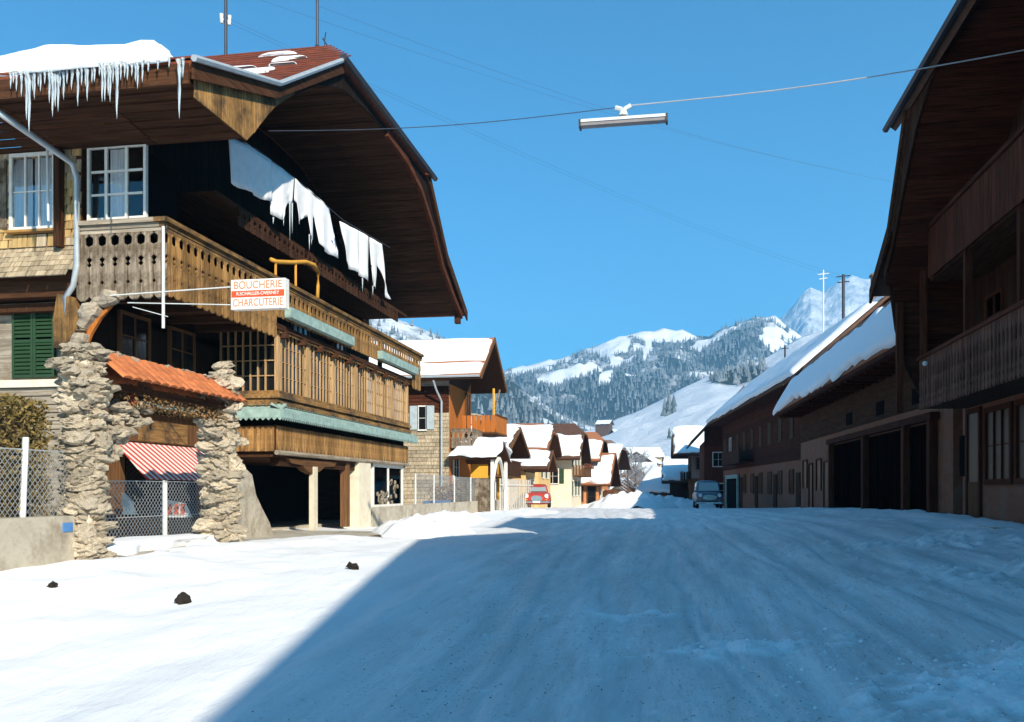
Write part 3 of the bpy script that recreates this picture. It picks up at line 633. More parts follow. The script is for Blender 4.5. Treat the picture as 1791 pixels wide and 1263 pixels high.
# carved supports under the corner
MB().prism([(-.22, 0), (.20, 0), (.26, .35), (.30, .62), (.18, .92), (-.15, 1.0), (-.24, .5)], (-11.02, 15.35, 2.62), (1, 0, 0), UZ, (0, -.28, 0)).build('bracket', M['gold_z'], chalet)
MB().box(-11.40, -11.12, 15.55, 15.72, .9, 3.5).build('corner_post', M['grey_z'], chalet)
arc = []; rr_ = []
for k in range(19):
    t = k/18; a = PI*(1-.5*t); arc.append((-9.95+(.80+.03*math.sin(k*1.7))*math.cos(a), 15.12, 2.62+(.92+.03*math.cos(k*2.1))*math.sin(a))); rr_.append(.10+.035*math.sin(k*.9)+.05*math.sin(t*PI))
MB().tube([(-10.95, 15.12, 2.10), (-10.85, 15.12, 2.35)]+arc, [.12, .13]+rr_, 7).build('curved_brace', M['grey_x'], chalet, smooth=False)
MB().tube([(-10.72, 15.2, 2.5), (-10.6, 15.2, 2.9), (-10.4, 15.2, 3.2), (-10.15, 15.2, 3.38)], [.03, .07, .07, .03], 6).build('brace_edge', M['orange_z'], chalet)
# downpipe
MB().tube([(-11.15, 13.45, 6.35), (-10.98, 13.7, 6.2), (-10.78, 14.95, 5.95), (-10.74, 15.05, 5.7), (-10.76, 15.05, 4.1), (-10.84, 15.08, 3.75), (-11.02, 15.1, 3.55), (-11.02, 15.1, 2.2), (-11.0, 15.1, 1.5)], .055, 8).build('downpipe', M['zinc'], chalet, smooth=True)
# glazed wind screen closing the balcony end
win(chalet, (-10.66, 15.36, 5.03), (1, 0, 0), (0, -1, 0), 1.09, 1.28, 3, 3, curtain=[(.36, .62, 0)], frame=M['white'], fw=.05, bar=.055, splits=[.33, .74], label='white framed window of nine panes above the balcony end')
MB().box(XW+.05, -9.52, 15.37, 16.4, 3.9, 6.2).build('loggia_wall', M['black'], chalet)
# upper balcony
bal = MB(); bal.box(XW, XB-.06, 15.2, 32.0, 3.78, 3.90)
balc = bal.build('balcony', M['dark_y'], chalet)
endm = profile_board(.255, 1.42, .03, 'near').mesh('balcony_board', M['grey_z']); strm = profile_board(.255, 1.36, .03, 'near').mesh('balcony_board', M['gold_z'])
shtm = profile_board(.255, .86, .03, 'short').mesh('balcony_board', M['gold_z']); ftm = profile_board(.255, 1.30, .03, 'near').mesh('balcony_board', M['gold_z'])
for k in range(7): inst('balcony_board', endm, balc, (XW+.13+k*.258, 15.12, 3.46))
y = 15.30; k = 0
while y < 32.0:
    if y < 19.9: inst('balcony_board', strm, balc, (XB, y, 3.52), (0, 0, PI/2))
    elif y < 30.9: inst('balcony_board', shtm, balc, (XB, y, 4.02), (0, 0, PI/2))
    else: inst('balcony_board', ftm, balc, (XB, y, 3.58), (0, 0, PI/2))
    y += .258; k += 1
for z0, z1, o_, d_ in ((4.83, 4.91, .10, .16), (4.75, 4.825, .04, .08), (4.68, 4.745, .02, .05)):
    box('handrail', M['gold_y'], balc, XB-d_, XB+o_, 15.12-o_, 32.05, z0, z1)
    box('end_rail', M['grey_x'], balc, XW, XB-d_-.003, 15.12-o_, 15.12+d_, z0, z1)
box('lower_rail', M['gold_y'], balc, XB-.08, XB-.02, 15.2, 32, 4.15, 4.23)
for y in (15.3, 19.5, 23.6, 27.7, 31.8): box('balcony_post', M['dark_z'], balc, XB-.2, XB-.08, y, y+.12, 3.9, 4.74)
for y in np.arange(16, 32, 1.1): box('joist', M['dark_x'], balc, XW, XB-.02, y, y+.14, 3.62, 3.775)
# second, upper balcony under the roof
ub = MB(); ub.box(XW, -9.15, 17.2, 30.6, 6.0, 6.08)
dkm = profile_board(.255, .86, .03, 'short').mesh('balcony_board', M['dark_z'])
ubal = ub.build('upper_balcony', M['dark_y'], chalet, label='small dark balcony high under the vaulted soffit')
for k in range(44): inst('balcony_board', dkm, ubal, (-9.12, 18.2+k*.258, 5.62), (0, 0, PI/2), (1, 1, .45))
# teal flower boxes on the balcony
for y0, y1 in ((20.2, 24.5), (27.0, 31.0)):
    fb = MB().box(XB+.03, XB+.20, y0, y1, 4.06, 4.30).build('flower_box', M['pent'], chalet)
# gallery bay with a sill, fringe and mullions
XG = -9.27; YG = 20.3; YE = 31.0
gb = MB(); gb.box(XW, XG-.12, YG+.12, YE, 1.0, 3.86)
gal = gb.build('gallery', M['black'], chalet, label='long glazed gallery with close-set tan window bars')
mull = MB().box(-.016, .016, -.028, .028, 0, 1.46).mesh('mullion', M['tan']); thick = MB().box(-.045, .045, -.065, .065, 0, 1.46).mesh('post', M['tan'])
nM = 48
for k in range(nM+1):
    y = YG+.05+(YE-YG-.1)*k/nM
    inst('post' if k % 8 == 0 else 'mullion', thick if k % 8 == 0 else mull, gal, (XG, y, 2.36))
for k in range(7):
    x = XW+.12+(XG-XW-.2)*k/7
    inst('mullion', mull, gal, (x, YG, 2.36))
hb = MB()
for z in (2.72, 3.08, 3.44): hb.box(XG-.02, XG+.004, YG+.06, YE, z-.007, z+.007); hb.box(XW+.1, XG-.06, YG-.012, YG+.02, z-.012, z+.012)
hb.build('glazing_bar', M['tan'], gal)
gp = MB().box(-.004, .004, -.10, .10, 0, .345).mesh('pane', M['glassd'])
for k in range(nM):
    y = YG+.05+(YE-YG-.1)*(k+.5)/nM
    for r in range(4): inst('pane', gp, gal, (XG-.05, y, 2.365+r*.36), (0, 0, random.uniform(-.01, .01)))
for k in range(7):
    for r in range(4): inst('pane', gp, gal, (XW+.12+(XG-XW-.2)*(k+.5)/7, YG+.05, 2.365+r*.36), (0, 0, PI/2), (1, 1.08, 1))
for y0, y1 in ((26.9, 28.5), (28.8, 30.7)):
    c = MB(); n_ = 40; vs = []
    for i in range(n_+1): vs += [(XG-.035+.008*math.sin(i*1.7), y0+(y1-y0)*i/n_, 2.4), (XG-.035+.008*math.sin(i*1.7), y0+(y1-y0)*i/n_, 3.8)]
    c.add(vs, [(2*i, 2*i+2, 2*i+3, 2*i+1) for i in range(n_)]); c.build('curtain', M['curtain'], gal, smooth=True, fix=False)
for z0, z1, o_ in ((3.80, 3.92, .10), (2.28, 2.36, .10), (2.18, 2.275, .15), (2.08, 2.175, .09)):
    g = MB(); g.box(XG-.1, XG+o_, YG-o_, YE+.05, z0, z1); g.box(XW, XG-.103, YG-o_, YG+.1, z0, z1); g.build('gallery_moulding', M['gold_y'], gal)
def scallops(mb, p0, p1, nn, z, r, step, t=.02, tri=False):
    p0 = Vector(p0); p1 = Vector(p1); L_ = (p1-p0).length; n_ = int(L_/step); ux = (p1-p0)/n_
    for k in range(n_):
        c = p0+ux*k; ul = ux.normalized(); s_ = ux.length
        pts = [(0, 0), (s_, 0), (s_*.5, -r)] if tri else [(0, 0), (s_, 0), (s_*.97, -r*.55), (s_*.75, -r*.9), (s_*.5, -r), (s_*.25, -r*.9), (s_*.03, -r*.55)]
        mb.prism(pts, c+UZ*z, ul, UZ, Vector(nn)*t)
s1 = MB(); scallops(s1, (XG+.10, YG-.1, 0), (XG+.10, YE, 0), (1, 0, 0), 3.80, .09, .17); scallops(s1, (XG+.16, YG-.1, 0), (XG+.16, YE, 0), (1, 0, 0), 2.08, .09, .17); scallops(s1, (XW, YG-.16, 0), (XG+.1, YG-.16, 0), (0, -1, 0), 2.08, .09, .17)
s1.build('scalloped_fringe', M['gold_y'], gal)
# teal pent board and the boarded band below it
XT = -8.98
tb = MB()
tb.prism([(XG, 2.05), (XT-.02, 1.90), (XT, 1.90), (XT, 1.70), (XT-.025, 1.70), (XT-.025, 1.88), (XG, 2.0)], (0, YG-.3, 0), (1, 0, 0), UZ, (0, YE+.65-YG, 0))
tb.prism([(0, 2.05), (.27, 1.90), (.29, 1.90), (.29, 1.70), (.265, 1.70), (.265, 1.88), (0, 2.0)], (XW, YG-.012, 0), (0, -1, 0), UZ, (XT-XW-.03, 0, 0))
tb.prism([(0, 2.05), (.27, 1.90), (.29, 1.90), (.29, 1.70), (.265, 1.70), (.265, 1.88), (0, 2.0)], (XW, 16.0, 0), (1, 0, 0), UZ, (0, 4.0, 0))
tbo = tb.build('pent_board', M['pent'], gal)
s2 = MB(); scallops(s2, (XT-.012, YG-.3, 0), (XT-.012, YE+.3, 0), (-1, 0, 0), 1.70, .06, .13, .015, True); scallops(s2, (XW+.27, YG-.29, 0), (XT, YG-.29, 0), (0, 1, 0), 1.70, .06, .13, .015, True)
s2.build('saw_tooth_fringe', M['pent'], gal)
vbm = MB().box(-.012, .012, -.118, .118, 0, .60).mesh('band_board', M['gold_z']); vbm2 = MB().box(-.012, .012, -.118, .118, 0, .62).mesh('band_board', M['brown_z'])
y = YG+.12
while y < YE: inst('band_board', vbm, gal, (XG+.01, y, .93+random.uniform(-.01, .01))); y += .245
x = XW+.13
while x < XG-.02: inst('band_board', vbm, gal, (x, YG, .93), (0, 0, PI/2)); x += .245
y = 16.2
while y < 20.1: inst('band_board', vbm2, gal, (XW+.03, y, 1.0)); y += .245
MB().box(XG-.06, XG-.005, YG+.01, YE, .90, 1.56).build('band_backing', M['dark_y'], gal)
# garage under the gallery
box('garage_ceiling', M['dark_y'], chalet, -14, XG-.06, YG+.1, YE, .80, .92)
MB().tube([(XG+.03, YG-.05, .90), (XG+.03, YE, .90)], .06, 8).build('log_beam', M['grey_y'], chalet)
box('beam', M['dark_y'], chalet, XG-.35, XG-.1, YG+.4, 26.0, .60, .80)
br = MB(); br.prism([(21.0, .80), (24.3, .80), (24.1, .66), (23.4, .64), (23.1, .52), (22.6, .42), (22.1, .52), (21.9, .64), (21.2, .68)], (XG-.02, 0, 0), (0, 1, 0), UZ, (-.2, 0, 0)); br.build('carved_bracket', M['brown_y'], chalet)
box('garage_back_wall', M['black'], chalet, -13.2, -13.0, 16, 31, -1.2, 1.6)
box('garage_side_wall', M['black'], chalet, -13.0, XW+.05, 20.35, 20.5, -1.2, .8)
for y in (22.55,): MB().box(XG-.12, XG+.02, y, y+.24, -1.05, .62).build('support_post', M['offwhite'], chalet)
MB().box(XG-.25, XG-.05, 25.15, 25.4, -1.05, .80).build('support_post', M['brown_z'], chalet)
MB().box(XG-.5, XG+.04, 25.95, 27.0, -1.2, .86).build('plaster_pier', M['offwhite'], chalet)
MB().box(XG-.3, XG, 27.26, YE, -1.2, -.52).build('cellar_wall', M['conc'], chalet)
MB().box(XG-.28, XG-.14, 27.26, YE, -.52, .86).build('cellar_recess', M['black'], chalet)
win(chalet, (XG-.13, 27.6, -.45), (0, 1, 0), (1, 0, 0), 3.0, 1.2, 2, 1, frame=M['white'], fw=.12, bar=.1, panes=False)
for k in range(34):
    a = random.uniform(0, 2*PI); y_ = 28.0+random.random()**1.2*2.2; z_ = -.4+random.random()*(.35 if y_ < 29.2 else .75)
    MB().tube([(XG-.095, y_, z_), (XG-.060, y_, z_)], .075, 7).build('log', M['grey_x'], chalet)
MB().box(-13.0, XW, YG+.5, 31, -1.2, -1.04).build('garage_floor', M['conc'], chalet)
# ground floor facade behind the stone gate
MB().box(XW-.2, XW, 15.95, 20.35, -1.2, 1.6).build('shop_wall', M['brown_z'], chalet)
box('shop_window', M['glassd'], chalet, XW+.002, XW+.03, 16.6, 19.3, -.55, .75)
MB().slab([(XW+.03, 16.2, .97), (XW+.03, 20.0, .97), (-9.82, 19.6, .22), (-9.82, 15.8, .22)], .012).build('awning', M['awning'], chalet, label='red and white striped awning over the shop window')
aw = MB(); aw.tube([(XW, 15.85, .1), (-9.84, 15.82, .2)], .012); aw.tube([(XW, 19.6, .1), (-9.84, 19.58, .2)], .012); aw.build('awning_arm', M['dmetal'], chalet)
box('shop_board', M['gold_y'], chalet, XW+.02, XW+.05, 17.0, 18.9, 1.02, 1.45)
# dark windows on the first floor wall behind the gallery
for y0 in (16.4, 18.2): win(chalet, (XW, y0, 2.25), (0, 1, 0), (1, 0, 0), .95, 1.25, 2, 3, frame=M['brown_z'], panes=False, glass='glassd')
for y0 in (17.6, 21.2, 24.6, 27.6): win(chalet, (XW+.03, y0, 4.35), (0, 1, 0), (1, 0, 0), 1.1, 1.25, 3, 3, frame=M['brown_z'], panes=False, glass='glassd')

# ---------------------------------------------------------------- things on and around the chalet
def snow_slab(name, quad, t, nu, nv, label, cat='snow', edge=.18, seed=0, droop=0, amp=.3, group=None, hang=0, irr=.35):
    """quad = eave0, eave1, ridge1, ridge0: a snow blanket with rounded rims lying on it"""
    q = [Vector(p) for p in quad]; nn = (q[1]-q[0]).cross(q[3]-q[0]).normalized(); nn = nn if nn.z > 0 else -nn
    eu = (q[1]-q[0]).normalized(); ev = (q[3]-q[0]).normalized()
    Lu = (q[1]-q[0]).length; Lv = (q[3]-q[0]).length
    def par(n): return [0, .012, .035, .07, .12]+list(np.linspace(.17, .83, n))+[.88, .93, .965, .988, 1]
    pu = par(nu); pv_ = par(nv); mb = MB(); U = len(pu); V_ = len(pv_)
    for layer in (1, 0):
        for v in pv_:
            for u in pu:
                wob = .10*t*math.sin(u*Lu*1.3+seed)
                p = (q[0]*(1-u)+q[1]*u)*(1-v)+(q[3]*(1-u)+q[2]*u)*v
                p = p+eu*(abs(2*u-1)**3*irr*float(fbm(v*Lv*1.1+seed*3, u*2, 7, 3)))+ev*(abs(2*v-1)**2*irr*1.4*float(fbm(u*Lu*.9+seed, v*2, 8, 4)))
                du = min(u, 1-u)*Lu; dv_ = min(v, 1-v)*Lv
                ed = lambda d: math.sqrt(max(0, 1-(1-min(1, d/edge))**2))
                h = t*ed(du)*ed(dv_)*(1+amp*float(fbm(u*Lu*.7+seed, v*Lv*.7, 3+seed, 3)))
                p = p+nn*(h if layer else -.002)
                if v < .15 and hang: p = p-UZ*hang*(1-v/.15)*(.6+.6*float(vnoise(u*Lu*2.1, 0, seed)))*(1 if not layer else .35)
                mb.v.append(tuple(p))
    I = lambda l, j, i: l*U*V_+j*U+i
    for j in range(V_-1):
        for i in range(U-1):
            mb.f.append((I(0, j, i), I(0, j, i+1), I(0, j+1, i+1), I(0, j+1, i))); mb.f.append((I(1, j, i), I(1, j+1, i), I(1, j+1, i+1), I(1, j, i+1)))
    for i in range(U-1): mb.f.append((I(0, 0, i), I(1, 0, i), I(1, 0, i+1), I(0, 0, i+1))); mb.f.append((I(0, V_-1, i+1), I(1, V_-1, i+1), I(1, V_-1, i), I(0, V_-1, i)))
    for j in range(V_-1): mb.f.append((I(0, j+1, 0), I(1, j+1, 0), I(1, j, 0), I(0, j, 0))); mb.f.append((I(0, j, U-1), I(1, j, U-1), I(1, j+1, U-1), I(0, j+1, U-1)))
    mb.mi = [0]*len(mb.f)
    o = mb.build(name, M['snow'], None, org=q[0], smooth=True)
    return tag(o, label, cat, group)
snow_slab('roof_snow', [(-14.5, 13.18, 6.83), (-7.80, 13.18, 6.83), (-8.75, 15.6, 7.58), (-14.5, 15.6, 7.58)], .30, 40, 8, 'thick bulging snow blanket along the near eave of the large chalet', edge=.35, hang=.10, amp=.45)
for k, (x, y, a, b) in enumerate(((-9.0, 20.6, .9, .4), (-9.7, 19.2, 1.0, .45), (-8.6, 19.3, .75, .35), (-10.7, 19.9, .7, .35), (-8.9, 18.2, 1.3, .7), (-9.9, 21.9, .8, .35))):
    z0 = poly_at(V1, y)+.06; sl_ = (poly_at(V1, y+.1)-poly_at(V1, y))/.1
    snow_slab('snow_patch', [(x-a/2, y-b/2, z0-sl_*b/2), (x+a/2, y-b/2, z0-sl_*b/2), (x+a/2-.2, y+b/2, z0+sl_*b/2), (x-a/2-.1, y+b/2, z0+sl_*b/2)], .06, 5, 3, ('snow patch on the rust red roof, '+('uppermost right of the group', 'long one left of the uppermost', 'middle right one', 'far left one', 'largest and lowest one', 'smallest one just under the ridge')[k]), edge=.1, seed=k, group='snow patches on the rust red roof')
# icicles
icx = []
random.seed(11)
for u, l in ((33, .30), (42, .38), (50, .78), (56, .98), (66, .48), (70, .28), (84, .22), (92, .55), (97, .75), (101, .58), (105, .68), (115, .5), (128, .38), (131, .22), (141, .62), (148, .3), (154, .34), (157, .58), (170, .24), (178, .20), (183, .62), (187, .56), (194, .52), (197, .58), (201, .34), (209, .86), (211, .42), (216, .3), (222, .24), (226, .26), (241, .30), (245, .42), (252, .36), (299, .16), (316, .92), (324, .3), (23, .25), (28, .2), (61, .3), (75, .35), (109, .3), (122, .26), (164, .3), (234, .2), (262, .16), (280, .14)):
    x_ = (u-895.5)/1600; fx = -math.sin(YAW)+math.cos(YAW)*x_; fy = math.cos(YAW)+math.sin(YAW)*x_
    icx.append((fx/fy*13.22, l))
ORD = ['first', 'second', 'third', 'fourth', 'fifth', 'sixth', 'seventh', 'eighth', 'ninth', 'tenth', 'eleventh', 'twelfth', 'thirteenth', 'fourteenth', 'fifteenth', 'sixteenth', 'seventeenth', 'eighteenth', 'nineteenth', 'twentieth', 'twenty-first', 'twenty-second', 'twenty-third', 'twenty-fourth']
icx.sort()
for ki, (x, l) in enumerate(icx):
    r = .018+.022*l; z = 6.77+random.uniform(-.04, .02); j = random.uniform(-.02, .02)
    o = MB().tube([(x, 13.16+j, z), (x+.003, 13.16+j, z-l*.15), (x, 13.16+j, z-l*.5), (x, 13.16+j, z-l*.8), (x, 13.16+j, z-l)], [r*1.5, r, r*.65, r*.4, r*.08], 6).build('icicle', M['ice'], None, org=(x, 13.16+j, z), smooth=True)
    nn_ = ki if ki < len(icx)/2 else len(icx)-1-ki; word = ORD[nn_]
    tag(o, ('long thick' if l > .7 else 'long' if l > .5 else 'mid-length' if l > .32 else 'short')+' icicle on the snowy chalet eave, '+word+' from the '+('left' if ki < len(icx)/2 else 'right')+' end', 'icicle', 'icicles along the near eave of the chalet')
# shop sign on its brackets
XS, YS = -8.75, 15.35
sg = thing('shop_sign', (-8.3, YS, 3.35), 'white and red box sign of the butcher hanging off the balcony corner', 'sign')
def text(parent, s, x, z, size, mat, ysc=1, nm='lettering', y=None, wmax=None):
    c = bpy.data.curves.new('t', 'FONT'); c.body = s; c.size = size; c.extrude = .004; c.align_x = 'CENTER'; c.align_y = 'CENTER'
    o = bpy.data.objects.new('t', c); COL.objects.link(o); dg = bpy.context.evaluated_depsgraph_get()
    me = bpy.data.meshes.new_from_object(o.evaluated_get(dg)); bpy.data.objects.remove(o)
    me.materials.clear(); me.materials.append(mat)
    r = inst(nm, me, parent, (x, y, z), (PI/2, 0, 0))
    if wmax:
        wd = max(v.co.x for v in me.vertices)-min(v.co.x for v in me.vertices); r.scale = (wmax/wd, 1, 1)
    return r
# sign spans from the column of the balcony outwards
def pxX(u, Y):
    x_ = (u-895.5)/1600; return (-math.sin(YAW)+math.cos(YAW)*x_)/(math.cos(YAW)+math.sin(YAW)*x_)*Y
YS = 14.9; sx0, sx1 = pxX(404, YS), pxX(499, YS); ds = YS/.94
z1_, z0_ = 5.0-.0, 3.0
dS = lambda u: YS/(math.cos(YAW)+math.sin(YAW)*(u-895.5)/1600)
zt_, zb_ = (858-488)/1600*dS(450), (858-540)/1600*dS(450)
MB().box(sx0, sx1, YS, YS+.16, zb_, zt_).build('sign_case', M['white'], sg)
MB().box(sx0+.015, sx1-.015, YS-.006, YS-.001, zb_+.015, zt_-.015).build('sign_face', M['signface'], sg)
hS = zt_-zb_; cx_ = (sx0+sx1)/2
MB().box(sx0+.015, sx1-.015, YS-.012, YS-.0065, zb_+hS*.40, zb_+hS*.62).build('red_stripe', M['redp'], sg)
text(sg, 'BOUCHERIE', cx_, zb_+hS*.80, .19, M['signtext'], y=YS-.010, wmax=(sx1-sx0)*.88)
text(sg, 'CHARCUTERIE', cx_, zb_+hS*.21, .19, M['signtext'], y=YS-.010, wmax=(sx1-sx0)*.92)
text(sg, 'R.SCHALLER-OVERNEY', cx_, zb_+hS*.51, .085, M['signface'], y=YS-.016, wmax=(sx1-sx0)*.78)
bk = MB(); bk.tube([(sx0, YS+.08, zt_-.1), (-10.2, YS+.1, 3.52)], .012); bk.tube([(sx0, YS+.08, zb_+.1), (-9.7, YS+.1, 3.38)], .010); bk.tube([(XB+.05, YS+.1, 2.9), (XB+.05, YS+.1, 4.72)], .028, 8); bk.tube([(-9.6, YS+.1, 3.3), (-8.9, YS+.08, 3.1)], .008)
bk.build('sign_bracket', M['wmetal'], sg)
# varnished sledge frame standing on the balcony
sd = thing('sledge', (-9.2, 18.4, 3.9), 'varnished wooden sledge stood upright behind the carved balcony rail', 'sledge')
pY = lambda u: -9.25/((-math.sin(YAW)+math.cos(YAW)*(u-895.5)/1600)/(math.cos(YAW)+math.sin(YAW)*(u-895.5)/1600))
pD = lambda u: pY(u)/(math.cos(YAW)+math.sin(YAW)*(u-895.5)/1600)
def pz(u, v): return (-9.0, pY(u)*9.0/9.25, (858-v)/1600*pD(u)*9.0/9.25)
MB().tube([pz(474, 454), pz(484, 458), pz(510, 459), pz(535, 458), pz(549, 463), pz(557, 476), pz(556, 500), pz(555, 524)], .05, 8).build('runner', M['sledge'], sd, smooth=True)
for u, vb_ in ((482, 484), (517, 505)): MB().tube([pz(u, 460), pz(u, vb_)], .03, 6).build('slat', M['sledge'], sd)
# laundry line
XL = -8.85
def lY(u): x_ = (u-895.5)/1600; return XL/((-math.sin(YAW)+math.cos(YAW)*x_)/(math.cos(YAW)+math.sin(YAW)*x_))
def lD(u): return lY(u)/(math.cos(YAW)+math.sin(YAW)*(u-895.5)/1600)
def lz(u, v): return (XL, lY(u), (858-v)/1600*lD(u))
ln = MB().tube([lz(398, 236), lz(450, 262), lz(514, 310), lz(600, 385), lz(682, 433)], .012, 5).build('clothesline', M['dwire'], None, org=lz(398, 238)); tag(ln, 'thin clothesline strung under the vaulted roof of the large chalet', 'clothesline')
def cloth(poly, name, label, cat, group=None, waves=5, seed=0):
    """poly in photo columns/rows lying in the vertical plane of the line, triangulated into a thin rippled sheet"""
    P = [lz(u, v) for u, v in poly]
    bm = bmesh.new(); vs = [bm.verts.new((0, p[1], p[2])) for p in P]; bm.faces.new(vs)
    bmesh.ops.triangulate(bm, faces=bm.faces[:]);
    for _ in range(3): bmesh.ops.subdivide_edges(bm, edges=bm.edges[:], cuts=1, use_grid_fill=True)
    top = max(p[2] for p in P)
    for v in bm.verts:
        k = min(1, (top-v.co.z)/1.0); v.co.x = XL+.03*math.sin(v.co.y*7+seed)*(.3+k)+.012*math.sin(v.co.y*19+seed*2+v.co.z*2)*k
    r = bmesh.ops.extrude_face_region(bm, geom=bm.faces[:]); bmesh.ops.translate(bm, verts=[e for e in r['geom'] if isinstance(e, bmesh.types.BMVert)], vec=(-.012, 0, 0))
    bmesh.ops.recalc_face_normals(bm, faces=bm.faces[:]); o_ = Vector(lz(*poly[0])); bmesh.ops.translate(bm, verts=bm.verts[:], vec=-o_)
    me = bpy.data.meshes.new(name); bm.to_mesh(me); bm.free(); me.materials.append(M['cloth'])
    for p in me.polygons: p.use_smooth = True
    o = bpy.data.objects.new(name, me); COL.objects.link(o); o.location = o_; return tag(o, label, cat, group)
cloth([(399, 240), (430, 250), (475, 281), (475, 352), (462, 350), (438, 336), (401, 320)], 'bed_sheet', 'white bed sheet in the shade, nearest on the clothesline', 'bed sheet', seed=1)
cloth([(477, 282), (515, 311), (512, 355), (502, 358), (496, 352), (492, 385), (477, 374)], 'hanging_shirt', 'second wash piece from the near end, half in sun, pointed hem', 'laundry', seed=2)
cloth([(516, 312), (546, 336), (546, 420), (541, 411), (538, 378), (532, 372), (527, 385), (523, 392), (518, 356), (514, 350)], 'long_underwear', 'white long johns with two hanging legs, sunlit on the line', 'laundry', seed=3)
cloth([(547, 337), (576, 363), (574, 402), (578, 418), (590, 440), (590, 452), (570, 440), (558, 425), (552, 382), (549, 378)], 'hanging_shirt', 'white shirt with a frayed hem, just before the gap in the wash', 'laundry', seed=4)
cloth([(595, 387), (628, 404), (628, 480), (621, 474), (612, 470), (606, 455)], 'towel', 'tall white towel hanging just after the gap in the wash', 'towel', seed=5)
cloth([(629, 404), (645, 414), (646, 492), (640, 489), (629, 481)], 'towel', 'narrow white towel hanging lowest on the clothesline', 'towel', seed=6)
cloth([(647, 415), (668, 427), (672, 480), (683, 524), (676, 520), (668, 480), (661, 462), (656, 505), (652, 500), (651, 445)], 'long_underwear', 'farthest wash piece with thin pointed legs, last on the line', 'laundry', seed=7)
# drips of ice on the laundry
for ki, (u, v0, v1) in enumerate(((478, 380, 392), (496, 374, 395), (507, 352, 420), (511, 355, 408), (541, 410, 438), (545, 410, 428), (652, 500, 517), (634, 486, 510))):
    a = Vector(lz(u, v0)); b = Vector(lz(u, v1)); o = MB().tube([a, (a+b)/2, b], [.02, .014, .003], 5).build('icicle', M['ice'], None, org=a, smooth=True); tag(o, 'slender icicle frozen onto the hanging wash, '+ORD[ki]+' along the clothesline from the near end', 'icicle', 'icicles on the laundry')
# poles on the ridge
def at(u, v, Y):
    x_ = (u-895.5)/1600; d = Y/(math.cos(YAW)+math.sin(YAW)*x_); return Vector((d*(-math.sin(YAW)+math.cos(YAW)*x_), Y, (858-v)/1600*d))
pt = at(395, 101, 23.3)
pl = thing('power_mast', pt, 'grey metal mast with white insulators on the snowy part of the chalet ridge', 'mast')
MB().tube([pt-UZ*.2, pt+UZ*2.3], .045, 8).build('pole', M['dmetal'], pl)
for dx, z in ((-.12, 1.02), (-.13, 1.15), (.10, .95), (.11, 1.08)):
    MB().tube([pt+Vector((dx, 0, z-.06)), pt+Vector((dx, 0, z+.06))], [.04, .055], 8).build('insulator', M['wmetal'], pl)
MB().tube([pt+Vector((-.16, 0, 1.0)), pt+Vector((.15, 0, 1.0))], .015, 5).build('cross_arm', M['dmetal'], pl)
p2 = at(555, 88, 23.3)
q = thing('roof_pole', p2, 'plain dark metal pole standing at the ridge end of the large chalet', 'pole')
MB().tube([p2-UZ*.2, p2+UZ*2.0], .04, 8).build('pole', M['dmetal'], q)
MB().tube([p2-UZ*.15, p2+UZ*.05, p2+UZ*.14], [.10, .09, .045], 8).build('collar', M['dmetal'], q)
p3 = at(568, 90, 23.5)
q = MB(); q.tube([p3-UZ*.2, p3+UZ*.38], .012, 5); q.tube([p3+Vector((-.06, 0, .36)), p3+Vector((.07, 0, .16))], .018, 5); q.tube([p3+Vector((.03, 0, .52)), p3+Vector((-.01, 0, .28))], .015, 5)
tag(q.build('ridge_finial', M['dmetal'], None, org=p3), 'small twisted iron finial beside the dark pole on the ridge end', 'finial')
# street lamp hung on its wire
lp = at(1090, 208, 16.4)
lampc = thing('street_lamp', lp, 'long fluorescent street lamp hanging from a wire over the road', 'street lamp')
wl_ = at(1013, 219, 16.35); wr_ = at(1168, 208, 16.45)
MB().prism([(-.10, 0), (.10, 0), (.085, .05), (.04, .075), (-.04, .075), (-.085, .05)], wl_+UZ*.015, (0, 1, 0), UZ, wr_-wl_).build('housing', M['wmetal'], lampc)
M['lens'] = plain('smoky_diffuser', (.34, .30, .30), .3)
MB().prism([(-.085, 0), (.085, 0), (.07, -.05), (.03, -.075), (-.03, -.075), (-.07, -.05)], wl_+UZ*.012+(wr_-wl_)*.02, (0, 1, 0), UZ, (wr_-wl_)*.96).build('diffuser', M['lens'], lampc)
for p_, s_ in ((wl_, 1), (wr_, -1)): MB().prism([(-.10, -.08), (.10, -.08), (.105, .05), (.04, .082), (-.04, .082), (-.105, .05)], p_+UZ*.012, (0, 1, 0), UZ, (wr_-wl_).normalized()*.035*s_).build('end_cap', M['dmetal'], lampc)
MB().tube([lp+UZ*.06, lp+UZ*.17], [.09, .05], 8).build('hanger', M['wmetal'], lampc)
for s_ in (-1, 1): MB().tube([lp+Vector((.02*s_, 0, .17)), lp+Vector((.14*s_, 0, .22+.01*s_))], .04, 6).build('insulator', M['wmetal'], lampc)
a = lp+Vector((-.15, 0, .21)); b = Vector((XV-.05, 16.2, at(430, 232, 16.2).z)); w1 = MB(); w1.tube([a+(b-a)*t-UZ*.12*math.sin(PI*t) for t in np.linspace(0, 1, 9)], .008, 4)
tag(w1.build('lamp_wire', M['dwire'], None, org=a), 'thin dark wire from the lamp to the left chalet gable', 'wire')
a = lp+Vector((.15, 0, .23)); b = at(1800, 86, 16.6); w1 = MB(); w1.tube([a+(b-a)*t-UZ*.10*math.sin(PI*t) for t in np.linspace(0, 1, 9)], .011, 4)
tag(w1.build('lamp_wire', M['wire'], None, org=a), 'pale wire from the lamp to the dark chalet on the right', 'wire')
